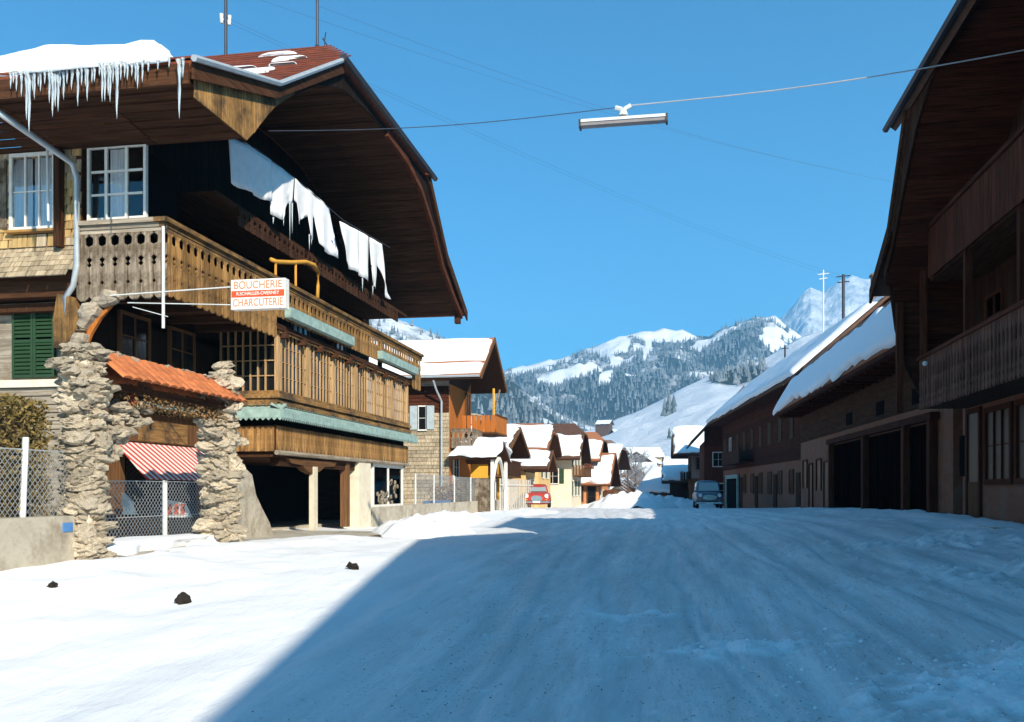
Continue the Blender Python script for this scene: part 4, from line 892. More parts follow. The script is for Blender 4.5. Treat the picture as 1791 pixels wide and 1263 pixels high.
for k, (a, b, lab) in enumerate(((pt+UZ*1.9, at(1480, 300, 55)+UZ*.0, 'highest'), (pt+UZ*1.1, at(1470, 482, 60), 'middle'), (pt+UZ*1.0, at(1477, 490, 60), 'lowest'), (p2+UZ*1.2, at(1560, 318, 40), 'steepest'))):
    w1 = MB(); w1.tube([a+(b-a)*t-UZ*.5*math.sin(PI*t) for t in np.linspace(0, 1, 12)], .0032, 4)
    tag(w1.build('overhead_wire', M['dwire'], None, org=a), 'thin dark overhead wire crossing the sky, '+lab+' of the four', 'wire', 'overhead wires across the street')
# ------------------------------------------------------------------ stone gate
random.seed(5)
gate = thing('stone_gate', (-8, 13.3, -1.0), 'garden gate of two rough stone pillars carrying a small orange tiled roof', 'gate')
def rock(seed, sub=3):
    bm = bmesh.new(); bmesh.ops.create_icosphere(bm, subdivisions=sub, radius=1); rs_ = np.random.RandomState(seed); off = rs_.uniform(0, 50, 3)
    for v in bm.verts:
        d = v.co.normalized(); h = 1+.7*float(fbm(d.x*1.7+off[0]+d.z*.9, d.y*1.7+off[1]+d.z*1.3, seed, 3))+.55*float(fbm(d.x*4.5+off[1]+d.z*2, d.z*4.5+d.y*3+off[2], seed+9, 3))
        v.co = d*h; v.co.z = v.co.z*(.8 if abs(v.co.z) > .5 else 1)
    me = bpy.data.meshes.new('stone'); bm.to_mesh(me); bm.free(); me.materials.append(M['stone']); return me
rocks = [rock(s) for s in range(9)]
def stone(p, s, sz=.55, rz=None):
    inst('stone', random.choice(rocks), gate, p, (random.uniform(-.25, .25), random.uniform(-.25, .25), random.uniform(0, 6.3)), (s*random.uniform(.8, 1.2), s*random.uniform(.8, 1.2), s*sz*random.uniform(.8, 1.2)))
def pillar(cx, cy, z0, z1, wb, wt):
    core = MB(); core.prism([(-wb*.36, 0), (wb*.36, 0), (wt*.34, z1-z0), (-wt*.34, z1-z0)], (cx, cy-wb*.33, z0), (1, 0, 0), UZ, (0, wb*.66, 0)); core.build('pillar_core', M['stone'], gate)
    z = z0+.06
    while z < z1:
        f = (z-z0)/(z1-z0); w_ = wb+(wt-wb)*f; s = random.choice((.07, .09, .11, .14, .085))
        a0 = random.uniform(0, 1)
        for k in range(4):
            # camera and street sides first
            a = -PI/2+(-.95, -.2, .6, 1.45)[k]+random.uniform(-.3, .3); q_ = random.uniform(.62, .88)
            stone((cx+.5*w_*math.cos(a)*q_, cy+.5*w_*math.sin(a)*q_, z+random.uniform(-.05, .05)), s*random.uniform(1.1, 1.6), random.uniform(.5, .85))
        z += s*.82
pillar(-8.05, 11.45, -1.0, 1.95, .57, .45); pillar(-8.0, 15.2, -1.08, 2.0, .64, .48)
# stone arms curving in under the roof
def arm(y0, y1, z0, z1, n_, dx=0):
    for k in range(n_):
        t = k/(n_-1); stone((-8.0+dx+random.uniform(-.12, .12), y0+(y1-y0)*t, z0+(z1-z0)*t+random.uniform(-.12, .12)), random.uniform(.08, .14), .75)
arm(11.7, 12.8, 1.0, 1.5, 16); arm(11.7, 12.75, .75, 1.2, 16); arm(11.7, 12.4, .5, 1.0, 12); arm(11.6, 12.0, .4, .9, 8); arm(14.9, 14.5, .75, 1.3, 12); arm(15.3, 15.9, 1.25, .85, 10); arm(15.5, 15.8, .9, .5, 6); arm(11.2, 11.0, 1.1, 1.7, 7)
for k in range(26): stone((-8.12+random.uniform(-.08, .08), 11.6+k*.14, 1.97+random.uniform(-.02, .03)), random.uniform(.06, .10), .6)
for k in range(5): stone((-7.95, 15.15+random.uniform(-.15, .2), 2.02+k*.06), .15-.01*k, .6)
MB().box(-8.3, -7.75, 11.5, 15.2, 1.42, 1.52).build('lintel', M['dark_y'], gate)
gm = MB()
tm = MB(); pts = []
for i in range(9): t = i/8; a = PI*t; pts.append((-.125*math.cos(a), .045*math.sin(a)))
pts2 = [(x*.84, z-.014) for x, z in reversed(pts)]
tm.prism(pts+pts2, (0, 0, 0), (0, 1, 0), UZ, (.36, 0, -.0)); tilem = tm.mesh('roof_tile', M['tile'], smooth=False)
trf = MB(); trf.slab([(-7.60, 11.62, 1.585), (-7.60, 15.25, 1.585), (-8.05, 15.25, 1.95), (-8.05, 11.62, 1.95)], .03); trf.slab([(-8.58, 11.62, 1.52), (-8.58, 15.25, 1.52), (-8.05, 15.25, 1.95), (-8.05, 11.62, 1.95)], .03); tr = trf.build('gate_roof', M['tile'], gate)
for k in range(16):
    y = 11.72+k*.236
    for r in range(2):
        x = -8.06+r*.21; z = 1.975-r*.168
        inst('roof_tile', tilem, tr, (x, y, z), (random.uniform(-.03, .03), math.atan2(.43, .53), random.uniform(-.03, .03)))
        inst('roof_tile', tilem, tr, (-8.04-r*.21, y, z), (0, math.atan2(.43, .53), PI))
# dry creeper under the gate roof
def twigs(name, boxes, n_, mat, parent=None, label=None, cat=None, size=.035, kind='stuff', org=None, seed=1):
    rs_ = np.random.RandomState(seed); mb = MB(); vol = [b[6] if len(b) > 6 else 1 for b in boxes]; tot = sum(vol)
    for b, v_ in zip(boxes, vol):
        for _ in range(int(n_*v_/tot)):
            c = Vector((rs_.uniform(b[0], b[1]), rs_.uniform(b[2], b[3]), rs_.uniform(b[4], b[5]))); a = Vector(rs_.normal(0, 1, 3)).normalized()*size*rs_.uniform(.5, 1.3); d = Vector(rs_.normal(0, 1, 3)).normalized()*size*rs_.uniform(.4, 1)
            mb.add([c-a, c+d, c+a, c-d], [(0, 1, 2, 3)])
    return mb.build(name, mat, parent, fix=False, label=label, cat=cat, kind=kind, org=org)
M['dryleaf'] = varmat('dry_brown_leaves', (.10, .055, .025), (.34, .20, .08), nscale=14, rnd=0)
M['hedgeleaf'] = varmat('bronze_hedge_leaves', (.045, .05, .018), (.30, .20, .06), nscale=11, rnd=0)
twigs('creeper', [(-8.25, -7.75, 12.0, 15.0, 1.22, 1.55)], 2600, M['dryleaf'], gate, size=.03)
bl = MB().tube([(-7.9, 12.35, 1.28), (-7.9, 12.35, 1.48)], [.06, .05], 8).build('gate_lamp', M['carred'], gate)
# low wall, hedge and wire fence left of the gate
MB().box(-8.3, -8.0, 2.0, 11.15, -1.3, -.34).build('garden_wall', M['conc'], None, org=(-8.1, 10, -1), label='low grey concrete wall left of the stone gate', cat='wall')
box('name_plate', M['blue'], bpy.data.objects['garden_wall'], -7.998, -7.985, 10.9, 11.1, -.55, -.43)
hd = thing('hedge', (-9, 9.5, -1), 'clipped bronze-leaved hedge behind the low garden wall', 'hedge')
MB().box(-9.6, -8.65, 4, 11.1, -1.1, .95).build('hedge_core', M['dmetal'], hd)
bpy.data.objects['hedge_core'].data.materials[0] = M['bark']
twigs('foliage', [(-8.68, -8.45, 8.0, 11.35, -.6, 1.22, 5), (-9.6, -8.5, 8.0, 11.3, .95, 1.27, 3), (-9.6, -8.5, 11.05, 11.35, -.9, 1.1, 3)], 17000, M['hedgeleaf'], hd, size=.034, seed=2)
h2 = thing('ivy_bush', (-9.6, 16, -1), 'dark ivy bush between the left pillar and the shop awning', 'bush')
twigs('foliage', [(-10.95, -10.45, 15.1, 15.6, -.3, .9, 2), (-10.95, -10.5, 15.1, 15.6, -1, .8, 1)], 2400, M['hedgeleaf'], h2, size=.04, seed=3)
def chainlink(parent, O, ux, L_, z0, z1, step=.09, r=.0035):
    mb = MB(); O = Vector(O); ux = Vector(ux); H = z1-z0
    nn = ux.cross(UZ); n_ = int((L_+H)/step)
    for k in range(n_):
        for s in (1, -1):
            a0 = k*step-H if s > 0 else k*step
            pts = []
            lo = max(0, -a0) if s > 0 else max(0, a0-L_); hi = min(H, L_-a0) if s > 0 else min(H, a0)
            if hi-lo < .02: continue
            p = O+ux*(a0+s*lo)+UZ*(z0+lo); q_ = O+ux*(a0+s*hi)+UZ*(z0+hi); wd = (q_-p).normalized().cross(nn).normalized()*r
            mb.add([p-wd+nn*r, p+wd+nn*r, p-nn*r, q_-wd+nn*r, q_+wd+nn*r, q_-nn*r], [(0, 1, 4, 3), (1, 2, 5, 4), (2, 0, 3, 5)])
    return mb.build('chain_link_mesh', M['zinc'], parent, fix=False, kind='stuff')
f1 = thing('wire_fence', (-8.15, 9, -.3), 'chain link fence with one white post on the low garden wall', 'fence')
chainlink(f1, (-8.12, 6.5, 0), (0, 1, 0), 4.7, -.34, .52)
zz = at(45, 765, 10.35).z
MB().tube([(-8.12, 10.30, -.34), (-8.12, 10.36, zz)], .04, 8).build('fence_post', M['wmetal'], f1)
MB().tube([(-8.12, 6.5, .52), (-8.12, 11.2, .52)], .008, 5).build('top_wire', M['zinc'], f1)
f2 = thing('wire_fence', (-9, 15, -1), 'chain link fence with a white post between the stone pillars', 'fence')
chainlink(f2, (-9.0, 12.6, 0), (0, 1, 0), 5.4, -1.0, .16, .1)
MB().tube([(-9.0, 15.05, -1.05), (-9.0, 15.05, .18)], .045, 8).build('fence_post', M['wmetal'], f2)
for z in (.16, -.45): MB().tube([(-9.0, 12.6, z), (-9.0, 18.0, z)], .008, 5).build('tension_wire', M['zinc'], f2)
# paper signs behind the fence
for k, (pts, nm, lab) in enumerate((([(216, 900), (241, 900), (233, 882), (216, 884)], 'notice_board', 'small white notice behind the gate, lower of two'), ([(214, 862), (222, 866), (236, 882), (213, 884)], 'notice_board', 'white pointed notice behind the gate, upper of two'))):
    p = [at(u, v, 16.0) for u, v in pts]; tag(MB().slab(p, .02).build(nm, M['white'], None, org=p[0]), lab, 'notice')
sgn = thing('shop_poster', at(290, 905, 16.4), 'white poster with red letters behind the chain link fence', 'poster')
p = [at(u, v, 16.4) for u, v in ((290, 905), (338, 905), (325, 880), (290, 874))]
MB().slab(p, .02).build('board', M['white'], sgn)
for k in range(3): p = [at(u, v, 16.37) for u, v in ((294+k*11, 900), (301+k*11, 900), (301+k*11, 881), (294+k*11, 881))]; MB().slab(p, .004).build('letter', M['redp'], sgn)
# threshold slab and pavement
MB().box(-9.1, -7.6, 11.9, 15.0, -1.3, -.92).build('gate_threshold', M['conc'], None, org=(-8.2, 13, -1), label='pale stone threshold between the gate pillars', cat='step')
snow_slab('snow_bank', [(-7.75, 11.8, -.92), (-7.75, 15.1, -.93), (-8.9, 15.6, -.90), (-8.9, 11.8, -.9)], .16, 14, 6, 'low snow bank lying in the gate opening', edge=.3)
MB().box(-13, -6.95, 15.7, 22.5, -1.35, -1.04).build('pavement', M['conc'], None, kind='structure')
MB().add([(-7.0, 15.6, -1.045), (-6.8, 15.5, -1.13), (-6.55, 21.5, -1.13), (-6.95, 22.4, -1.045), (-7.0, 15.6, -1.2), (-6.8, 15.5, -1.2), (-6.55, 21.5, -1.2), (-6.95, 22.4, -1.2)], [(0, 1, 2, 3), (7, 6, 5, 4), (0, 4, 5, 1), (1, 5, 6, 2), (2, 6, 7, 3), (3, 7, 4, 0)]).build('kerb_dirt', M['bark'], None, kind='structure')
MB().prism([(18.3, -1.2), (20.2, -1.2), (19.9, -.75), (19.5, -.4), (19.2, -.1), (19.0, .35), (18.4, .6)], (-9.25, 0, 0), (0, 1, 0), UZ, (-.25, 0, 0)).build('buttress', M['conc'], None, org=(-9.4, 20.2, -1), label='curved grey concrete buttress at the garage mouth', cat='buttress')
# clods and snow heaps
for (u, v, s, lab) in ((92, 1036, .05, 'smallest dark clod lying on the sunlit snow, far left'), (320, 1048, .085, 'largest dark clod on the sunlit snow, middle one'), (617, 997, .08, 'dark clod on the sunlit snow close to the shadow edge')):
    d = 1600*1.35/(v-858); x_ = (u-895.5)/1600
    for _ in range(12):
        X_ = d*(-math.sin(YAW)+math.cos(YAW)*x_); Y_ = d*(math.cos(YAW)+math.sin(YAW)*x_); d = -1600*G(X_, Y_)/(v-858)
    inst('snow_clod', rocks[3] if s > .06 else rocks[1], None, (X_, Y_, G(X_, Y_)+float(gdetail(np.array([X_]), np.array([Y_]))[0])+s*.3), (.4, .3, u), (s, s, s))
    o = bpy.context.scene.collection.objects[-1]
    tag(o, lab, 'clod'); o.data = o.data.copy(); o.data.materials.clear(); o.data.materials.append(M['clod'])
def heap(cx, cy, rx, ry, h, label, rot=0, seed=0, n_=44):
    mb = MB(); bz = G(cx, cy)
    for j in range(n_+1):
        for i in range(n_+1):
            a = (i/n_*2-1); b = (j/n_*2-1); r = math.sqrt(a*a+b*b); x = a*rx; y = b*ry; X_ = cx+x*math.cos(rot)-y*math.sin(rot); Y_ = cy+x*math.sin(rot)+y*math.cos(rot)
            e = max(0, 1-r*r*(1+.5*float(fbm(a*1.3+seed, b*1.3, seed, 3)))); z = G(X_, Y_)-.12+h*1.15*e**.8*(1+.5*float(fbm(X_*1.7, Y_*1.7, seed, 4)))+.1*float(fbm(X_*4, Y_*4, seed+3, 3))*e
            mb.v.append((X_, Y_, z))
    for j in range(n_):
        for i in range(n_): q_ = j*(n_+1)+i; mb.f.append((q_, q_+1, q_+n_+2, q_+n_+1)); mb.mi.append(0)
    return tag(mb.build('snow_heap', M['snow'], None, org=(cx, cy, bz), smooth=True), label, 'snow heap')
heap(-6.3, 22.6, 1.2, 2.2, .50, 'ploughed snow heap beside the pavement in front of the chalet garage', seed=2)
heap(-7.9, 31.5, 1.3, 5.5, .34, 'long low snow bank along the concrete garden wall', seed=5)
heap(-6.8, 42, 2.0, 4.5, .22, 'sunlit flat snow bank in front of the red car', seed=6)
heap(-3.5, 75, 3.8, 4.5, 1.15, 'tall rounded snow heap at the far end of the road', seed=7)
heap(-2.0, 84, 7.5, 4.0, .95, 'wide sunlit snow heap behind the tall rounded one', seed=8)

# grit and crumbs strewn over the packed road
rs_ = np.random.RandomState(12); mb = MB(); N_ = 0
cent = [(rs_.uniform(-2.5, 4.5), rs_.uniform(4.6, 20)) for _ in range(46)]
while N_ < 3600:
    if rs_.rand() < .6: c = cent[rs_.randint(len(cent))]; x = c[0]+rs_.normal(0, .18); y = c[1]+rs_.normal(0, .9)
    else: x = rs_.uniform(-3, 6); y = 4.3+abs(rs_.normal(0, 9))
    if x < -3.2+(-.1*y) or x > 6.2 or y > 32 or y < 4: continue
    mb.v.append((x, y, 0)); N_ += 1
P_ = np.array(mb.v); zz_ = gbase(P_[:, 0], P_[:, 1])+gdetail(P_[:, 0], P_[:, 1]); mb = MB()
for (x, y, _), z in zip(P_, zz_):
    r = .003+.007*rs_.rand()**2; vs = []
    for k in range(4): a = k*PI/2+rs_.rand(); vs.append((x+r*math.cos(a)*rs_.uniform(.7, 1.5), y+r*math.sin(a)*rs_.uniform(.7, 1.5), z-.002))
    vs.append((x, y, z+r*.9)); mb.add(vs, [(0, 1, 4), (1, 2, 4), (2, 3, 4), (3, 0, 4)])
mb.build('road_grit', M['clod'], None, label='dark grit and crumbs strewn over the packed snow of the road', cat='grit', kind='stuff', org=(0, 10, -1.4))
M['crumbs'] = snowmat('crumbly_snow', b1=9, s1=.8)
M['paling'] = varmat('pale_paling', (.42, .40, .36), (.62, .60, .55), nscale=8, rnd=.15)
M['glassr'] = plain('dull_dark_glass', (.008, .008, .009), .4, spec=.12)
M['blackwood'] = wood('black_door_boards', (.004, .003, .002), (.012, .007, .005), 'z', spec=0)

# ================================================================== right chalet (near, in shade)
random.seed(21)
RV, RW, RB = 5.0, 7.0, 5.8
ch2 = thing('chalet', (RW, 17, -.8), 'dark shaded chalet cut by the right picture edge, with two balconies and a swooping gable', 'chalet')
V2 = [(10.0, 5.2), (11.9, 6.2), (13.6, 8.45), (17.4, 11.6), (21.2, 8.45), (22.9, 6.2), (24.9, 5.15)]
RBK = 17.0; RH = RV+2.4
rf = MB()
def strip2(a, b, xa, xb): strip(rf, a, b, xa, xb, RBK, .18)
strip2(V2[0], V2[1], RV, RV); strip2(V2[1], V2[2], RV, RV); strip2(V2[2], V2[3], RV, RH); strip2(V2[4], V2[3], RV, RH); strip2(V2[5], V2[4], RV, RV); strip2(V2[6], V2[5], RV, RV)
# projecting hip eave
ha, hb_, hc = Vector((RV-.15, V2[2][0]-1.1, V2[2][1]-.05)), Vector((RV-.15, V2[4][0]+1.1, V2[4][1]-.05)), Vector((RH, V2[3][0], V2[3][1]))
nn = (hb_-ha).cross(hc-ha).normalized(); nn = nn if nn.z < 0 else -nn
rf.add([ha, hb_, hc, ha+nn*.2, hb_+nn*.2, hc+nn*.2], [(0, 1, 2), (5, 4, 3), (0, 3, 4, 1), (1, 4, 5, 2), (2, 5, 3, 0)])
roof2 = rf.build('roof', M['broof'], ch2)
for (p, q) in ((V2[4], V2[5]), (V2[5], V2[6])):
    m_ = MB(); m_.add([(RV-.06, p[0], p[1]+.03), (RV-.06, q[0], q[1]+.03), (RV-.06, q[0], q[1]-.32), (RV-.06, p[0], p[1]-.32), (RV+.002, p[0], p[1]+.03), (RV+.002, q[0], q[1]+.03), (RV+.002, q[0], q[1]-.32), (RV+.002, p[0], p[1]-.32)], [(0, 1, 2, 3), (7, 6, 5, 4), (0, 4, 5, 1), (1, 5, 6, 2), (2, 6, 7, 3), (3, 7, 4, 0)]); m_.build('verge_board', M['dark_y'], roof2)
MB().tube([(RV-.2, V2[2][0]-1.1, V2[2][1]-.1), (RV-.2, V2[4][0]+1.15, V2[4][1]-.1)], .08).build('hip_gutter', M['dmetal'], roof2)
A2 = [(11, 5.0), (12.3, 6.6), (14, 7.9), (16, 8.6), (17.4, 8.75), (19, 8.5), (20.6, 7.8), (21.8, 6.75), (22.8, 5.75), (23.8, 5.05)]
MB().prism([(10.8, -1.2), (24.0, -1.2)]+list(reversed(A2)), (RW, 0, 0), (0, 1, 0), UZ, (.25, 0, 0)).build('facade', M['rplaster'], ch2)
y = 11.2
while y < 23.8:
    zt = poly_at(A2, y)-.05; MB().box(RW-.03-.01*random.random(), RW-.002, y, y+.235, 2.0, zt).build('wall_board', M['dark_z'], ch2); y += .245
for i in range(len(A2)-1):
    (y0, z0), (y1, z1) = A2[i], A2[i+1]; L_ = math.hypot(y1-y0, z1-z0); n_ = max(1, round(L_/.30))
    for k in range(n_):
        a = (y0+(y1-y0)*k/n_, z0+(z1-z0)*k/n_); b = (y0+(y1-y0)*(k+1)/n_, z0+(z1-z0)*(k+1)/n_); d = random.uniform(0, .02)
        MB().slab([(RV+.10, a[0], a[1]+d), (RV+.10, b[0]-.012, b[1]+d), (RW-.03, b[0]-.012, b[1]+d), (RW-.03, a[0], a[1]+d)], .03).build('soffit_plank', M['red_x'], roof2)
y = 11.1
while y < 23.7:
    y1 = y+.3; z00, z01 = poly_at(A2, y)-.04, poly_at(A2, y1)-.04; z10, z11 = poly_at(V2[:3]+V2[4:], y)-.2, poly_at(V2[:3]+V2[4:], y1)-.2
    MB().prism([(y, z00), (y1-.01, z01), (y1-.01, max(z11, z01+.02)), (y, max(z10, z00+.02))], (RV+.04, 0, 0), (0, 1, 0), UZ, (.03, 0, 0)).build('spandrel_board', M['dark_z'], ch2); y += .3
# closing wing of boards at the far balcony end
wg = MB(); wg.prism([(RW, 2.4), (5.9, 2.4), (5.6, 3.0), (5.35, 4.0), (5.2, 5.2), (5.2, 6.2), (RW, 6.6)], (0, 23.9, 0), (1, 0, 0), UZ, (0, .08, 0)); wing = wg.build('end_wing', M['dark_z'], ch2)
for k in range(14):
    z = 2.5+k*.27; x0 = np.interp(z, [2.4, 3, 4, 5.2, 6.2], [5.95, 5.62, 5.4, 5.26, 5.26])
    MB().box(x0, RW-.03, 23.86-.008*random.random(), 23.895, z, z+.25).build('wing_board', M['red_x'], wing)
MB().box(5.35, 5.5, 23.70, 23.85, 1.9, 4.6).build('wing_post', M['red_z'], wing)
b2 = MB().box(RB+.08, RW, 11, 23.9, 2.0, 2.12).build('balcony', M['dark_y'], ch2, label='lower balcony with openwork sawn boards')
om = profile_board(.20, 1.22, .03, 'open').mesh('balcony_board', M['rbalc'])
y = 11.2
while y < 23.4: inst('balcony_board', om, b2, (RB, y, 1.92), (0, 0, PI/2)); y += .205
MB().box(RB-.06, RB+.06, 11, 23.5, 3.12, 3.20).build('handrail', M['red_y'], b2)
for y in (14, 17, 20, 23.4): MB().box(RB+.03, RB+.17, y, y+.14, 2.1, 6.1).build('balcony_post', M['red_z'], b2)
b3 = MB().box(RB+.08, RW, 11, 22.8, 4.9, 5.02).build('balcony', M['dark_y'], ch2, label='upper balcony closed with plain vertical boards')
pm_ = MB().box(-.012, .012, -.105, .105, 0, 1.12).mesh('balcony_board', M['red_z'])
y = 11.2
while y < 22.6: inst('balcony_board', pm_, b3, (RB, y, 4.92+random.uniform(-.01, .01))); y += .218
MB().box(RB-.06, RB+.07, 11, 22.6, 6.05, 6.14).build('handrail', M['red_y'], b3)
# ground floor
dr = MB(); dr.box(6.93, 7.03, 22.72, 22.84, -.60, 1.95); dr.box(6.93, 7.03, 23.66, 23.78, -.60, 1.95); dr.box(6.93, 7.03, 22.84, 23.66, 1.83, 1.95)
door = dr.build('door', M['red_z'], ch2, label='glazed entrance door in a brown timber frame')
MB().box(6.96, 6.99, 22.84, 23.66, .2, 1.83).build('pane', M['glassr'], door); MB().box(6.955, 6.99, 22.84, 23.66, -.6, .2).build('door_panel', M['brown_z'], door)
win(ch2, (RW, 22.3, .25), (0, -1, 0), (-1, 0, 0), 1.5, 1.5, 3, 2, frame=M['red_z'], fw=.12, panes=False, glass='glassr')
win(ch2, (RW, 20.4, .25), (0, -1, 0), (-1, 0, 0), 1.5, 1.5, 3, 2, frame=M['red_z'], fw=.12, panes=False, glass='glassr')
MB().box(RW-.02, RW+.01, 24.05, 24.4, .35, 1.35).build('niche', M['black'], ch2)
for y0 in (12.4, 15.4, 18.4, 21.2): win(ch2, (RW-.03, y0+1, 3.0), (0, -1, 0), (-1, 0, 0), 1.0, 1.3, 2, 3, frame=M['red_z'], panes=False, curtain=[(0, .5, 0)] if y0 > 18 else None, glass='glass', back='glassd')
for y0 in (13.4, 16.4, 20): win(ch2, (RW-.03, y0+1, 5.6), (0, -1, 0), (-1, 0, 0), .9, 1.1, 2, 3, frame=M['red_z'], panes=False, glass='glassr')
for y0, z0, c in ((18.8, 2.5, 'flowers'),): pass
gl_ = MB(); q = Vector((5.72, 22.6, 2.95)); bm = bmesh.new(); bmesh.ops.create_uvsphere(bm, u_segments=10, v_segments=8, radius=.06); me = bpy.data.meshes.new('wall_lamp'); bm.to_mesh(me); bm.free(); me.materials.append(M['wmetal']); inst('balcony_lamp', me, ch2, q)
MB().box(RW, RBK, 24.0, 24.2, -1.2, 5.4).build('far_end_wall', M['rplaster'], ch2); MB().box(RW, RBK, 10.8, 11, -1.2, 5.4).build('near_end_wall', M['rplaster'], ch2)
MB().box(5.9, 7, 18.5, 24.6, -1.2, -.70).build('doorstep', M['conc'], None, org=(6.4, 21, -1), label='low dark stone step along the right chalet front', cat='step')
# chalet behind the camera on the right, out of the picture, casting the foreground shade
ch3 = thing('chalet', (8, -8, -1.5), 'dark gabled chalet standing next along the right side of the street', 'chalet')
m_ = MB(); E0, E1 = Vector((9.4, -18, 8.0)), Vector((4.35, 6.3, 8.0)); R0, R1_ = Vector((14, -18, 10.8)), Vector((9.0, 6.3, 10.8))
m_.slab([E0, E1, R1_, R0], -.2); m_.slab([R0, R1_, Vector((14, 6.3, 8)), Vector((19, -18, 8))], -.2)
m_.build('roof', M['broof'], ch3)
MB().prism([(10.2, -17.5), (5.4, 5.9), (14, 5.9), (19, -17.5)], (0, 0, -2), (1, 0, 0), (0, 1, 0), (0, 0, 9.9)).build('facade', M['dark_z'], ch3)

# ================================================================== right row: barn, long house
def row_house(name, p0, p1, label, cat, base, eave, kink, ridge, oe, ok_, orr, wallm, roofm, upper=None, zsplit=None, over=1.0):
    """ridge along the street; p0 near, p1 far point of the street facade (x, y)"""
    p0 = Vector((*p0, 0)); p1 = Vector((*p1, 0)); L_ = (p1-p0).length; d = (p1-p0)/L_; ang = math.atan2(d.y, d.x)
    # local frame: +x along the facade away from camera, +y to the left (street side)
    r = thing(name, (p0.x, p0.y, 0), label, cat, rot=ang, local=True)
    return r, L_
# local y > 0 is the street side
barn, LB = row_house('barn', (7.0, 25.0), (6.15, 47.2), 'long low barn with dark open cart bays and a steep snowy roof', 'barn', 0, 0, 0, 0, 0, 0, 0, None, None)
MB().box(0, LB, -6, 0, -1.6, 4.2).build('wall', M['rplaster'], barn)
rm = MB()
e_, k_, r_ = (1.15, 3.9), (-.35, 6.35), (-4.2, 7.7)
rm.slab([(-.5, e_[0], e_[1]), (LB+.6, e_[0], e_[1]), (LB+2.2, k_[0], k_[1]), (-.5, k_[0], k_[1])], .12)
rm.slab([(-.5, k_[0], k_[1]), (LB+2.2, k_[0], k_[1]), (LB+2.2, r_[0], r_[1]), (-.5, r_[0], r_[1])], .12)
rm.slab([(-.5, r_[0], r_[1]), (LB+2.2, r_[0], r_[1]), (LB+2.2, -9, 5.4), (-.5, -9, 5.4)], .12)
broof = rm.build('roof', M['otile'], barn)
MB().prism([(e_[0]-.1, 3.8), (k_[0], 6.2), (r_[0], 7.5), (-6, 6.9), (-6, 3.8)], (LB-.2, 0, 0), (0, 1, 0), UZ, (.12, 0, 0)).build('far_gable', M['dark_z'], barn)
for k in range(11): MB().box(.1, LB+.5, .02+k*.11, .12+k*.11, 3.74-k*.004, 3.78-k*.004).build('eave_plank', M['red_x'], barn)
for k in range(12):
    MB().box(.0, LB, .002, .03+.006*random.random(), 2.35+k*.125, 2.35+k*.125+.12).build('wall_board', M['dark_x'], barn)
MB().box(-.3, LB+.3, 1.08, 1.16, 3.68, 3.86).build('eave_board', M['red_x'], barn)
for k in range(26): MB().box(.4+k*.86, .52+k*.86, .05, 1.05, 3.60, 3.735).build('rafter', M['red_x'], barn)
for x0, x1 in ((1.35, 3.6), (3.95, 8.5), (9.2, 14.2)):
    bay = MB().box(x0, x1, .004, .035, -1.2, 1.86).build('cart_bay', M['black'], barn)
    n_ = int((x1-x0)/.33)
    for k in range(n_): MB().box(x0+.02+k*(x1-x0)/n_, x0-.03+(k+1)*(x1-x0)/n_, .036, .055, -1.1, 1.8).build('door_board', M['blackwood'], bay)
for x in (1.2, 3.65, 8.6, 14.3): MB().box(x, x+.26, .01, .22, -1.2, 1.95).build('timber_post', M['red_z'], barn)
MB().box(1.0, 14.7, .02, .26, 1.9, 2.1).build('lintel', M['red_x'], barn)
for x in (2.4, 6.5, 11.0): MB().box(x, x+1.0, .033, .05, 2.5, 2.95).build('vent', M['black'], barn)
for x, w_, z0, z1 in ((15.4, .9, -1.0, 1.2), (17.0, 1.0, .0, 1.35), (19.0, .8, -1.0, 1.2), (20.4, 1.0, .1, 1.4)):
    f = MB(); f.box(x-.08, x, .005, .06, z0, z1+.08); f.box(x+w_, x+w_+.08, .005, .06, z0, z1+.08); f.box(x, x+w_, .005, .06, z1, z1+.08)
    f = f.build('door' if z0 < -.5 else 'window', M['red_z'], barn); MB().box(x, x+w_, .008, .02, z0, z1).build('pane', M['glassr'], f)
def local_snow(parent, name, quad, t, nu, nv, label, **k):
    mw = Matrix.Translation(parent.location) @ Matrix.Rotation(parent.rotation_euler.z, 4, 'Z')
    return snow_slab(name, [mw @ Vector(p) for p in quad], t, nu, nv, label, **k)
local_snow(barn, 'roof_snow', [(-.4, e_[0]+.02, e_[1]+.03), (LB+.5, e_[0]+.02, e_[1]+.03), (LB+1.0, k_[0]+.5, k_[1]-.82), (-.4, k_[0]+.25, k_[1]-.35)], .20, 60, 8, 'snow sheet on the steep roof side of the low barn', edge=.25, seed=3)
local_snow(barn, 'roof_snow', [(-.4, k_[0]-2.1, k_[1]+.76), (LB+1.5, k_[0]-2.1, k_[1]+.76), (LB+2, r_[0], r_[1]+.03), (-.4, r_[0], r_[1]+.03)], .15, 50, 5, 'thin sunlit snow along the barn roof top above the orange tiles', edge=.25, seed=4)
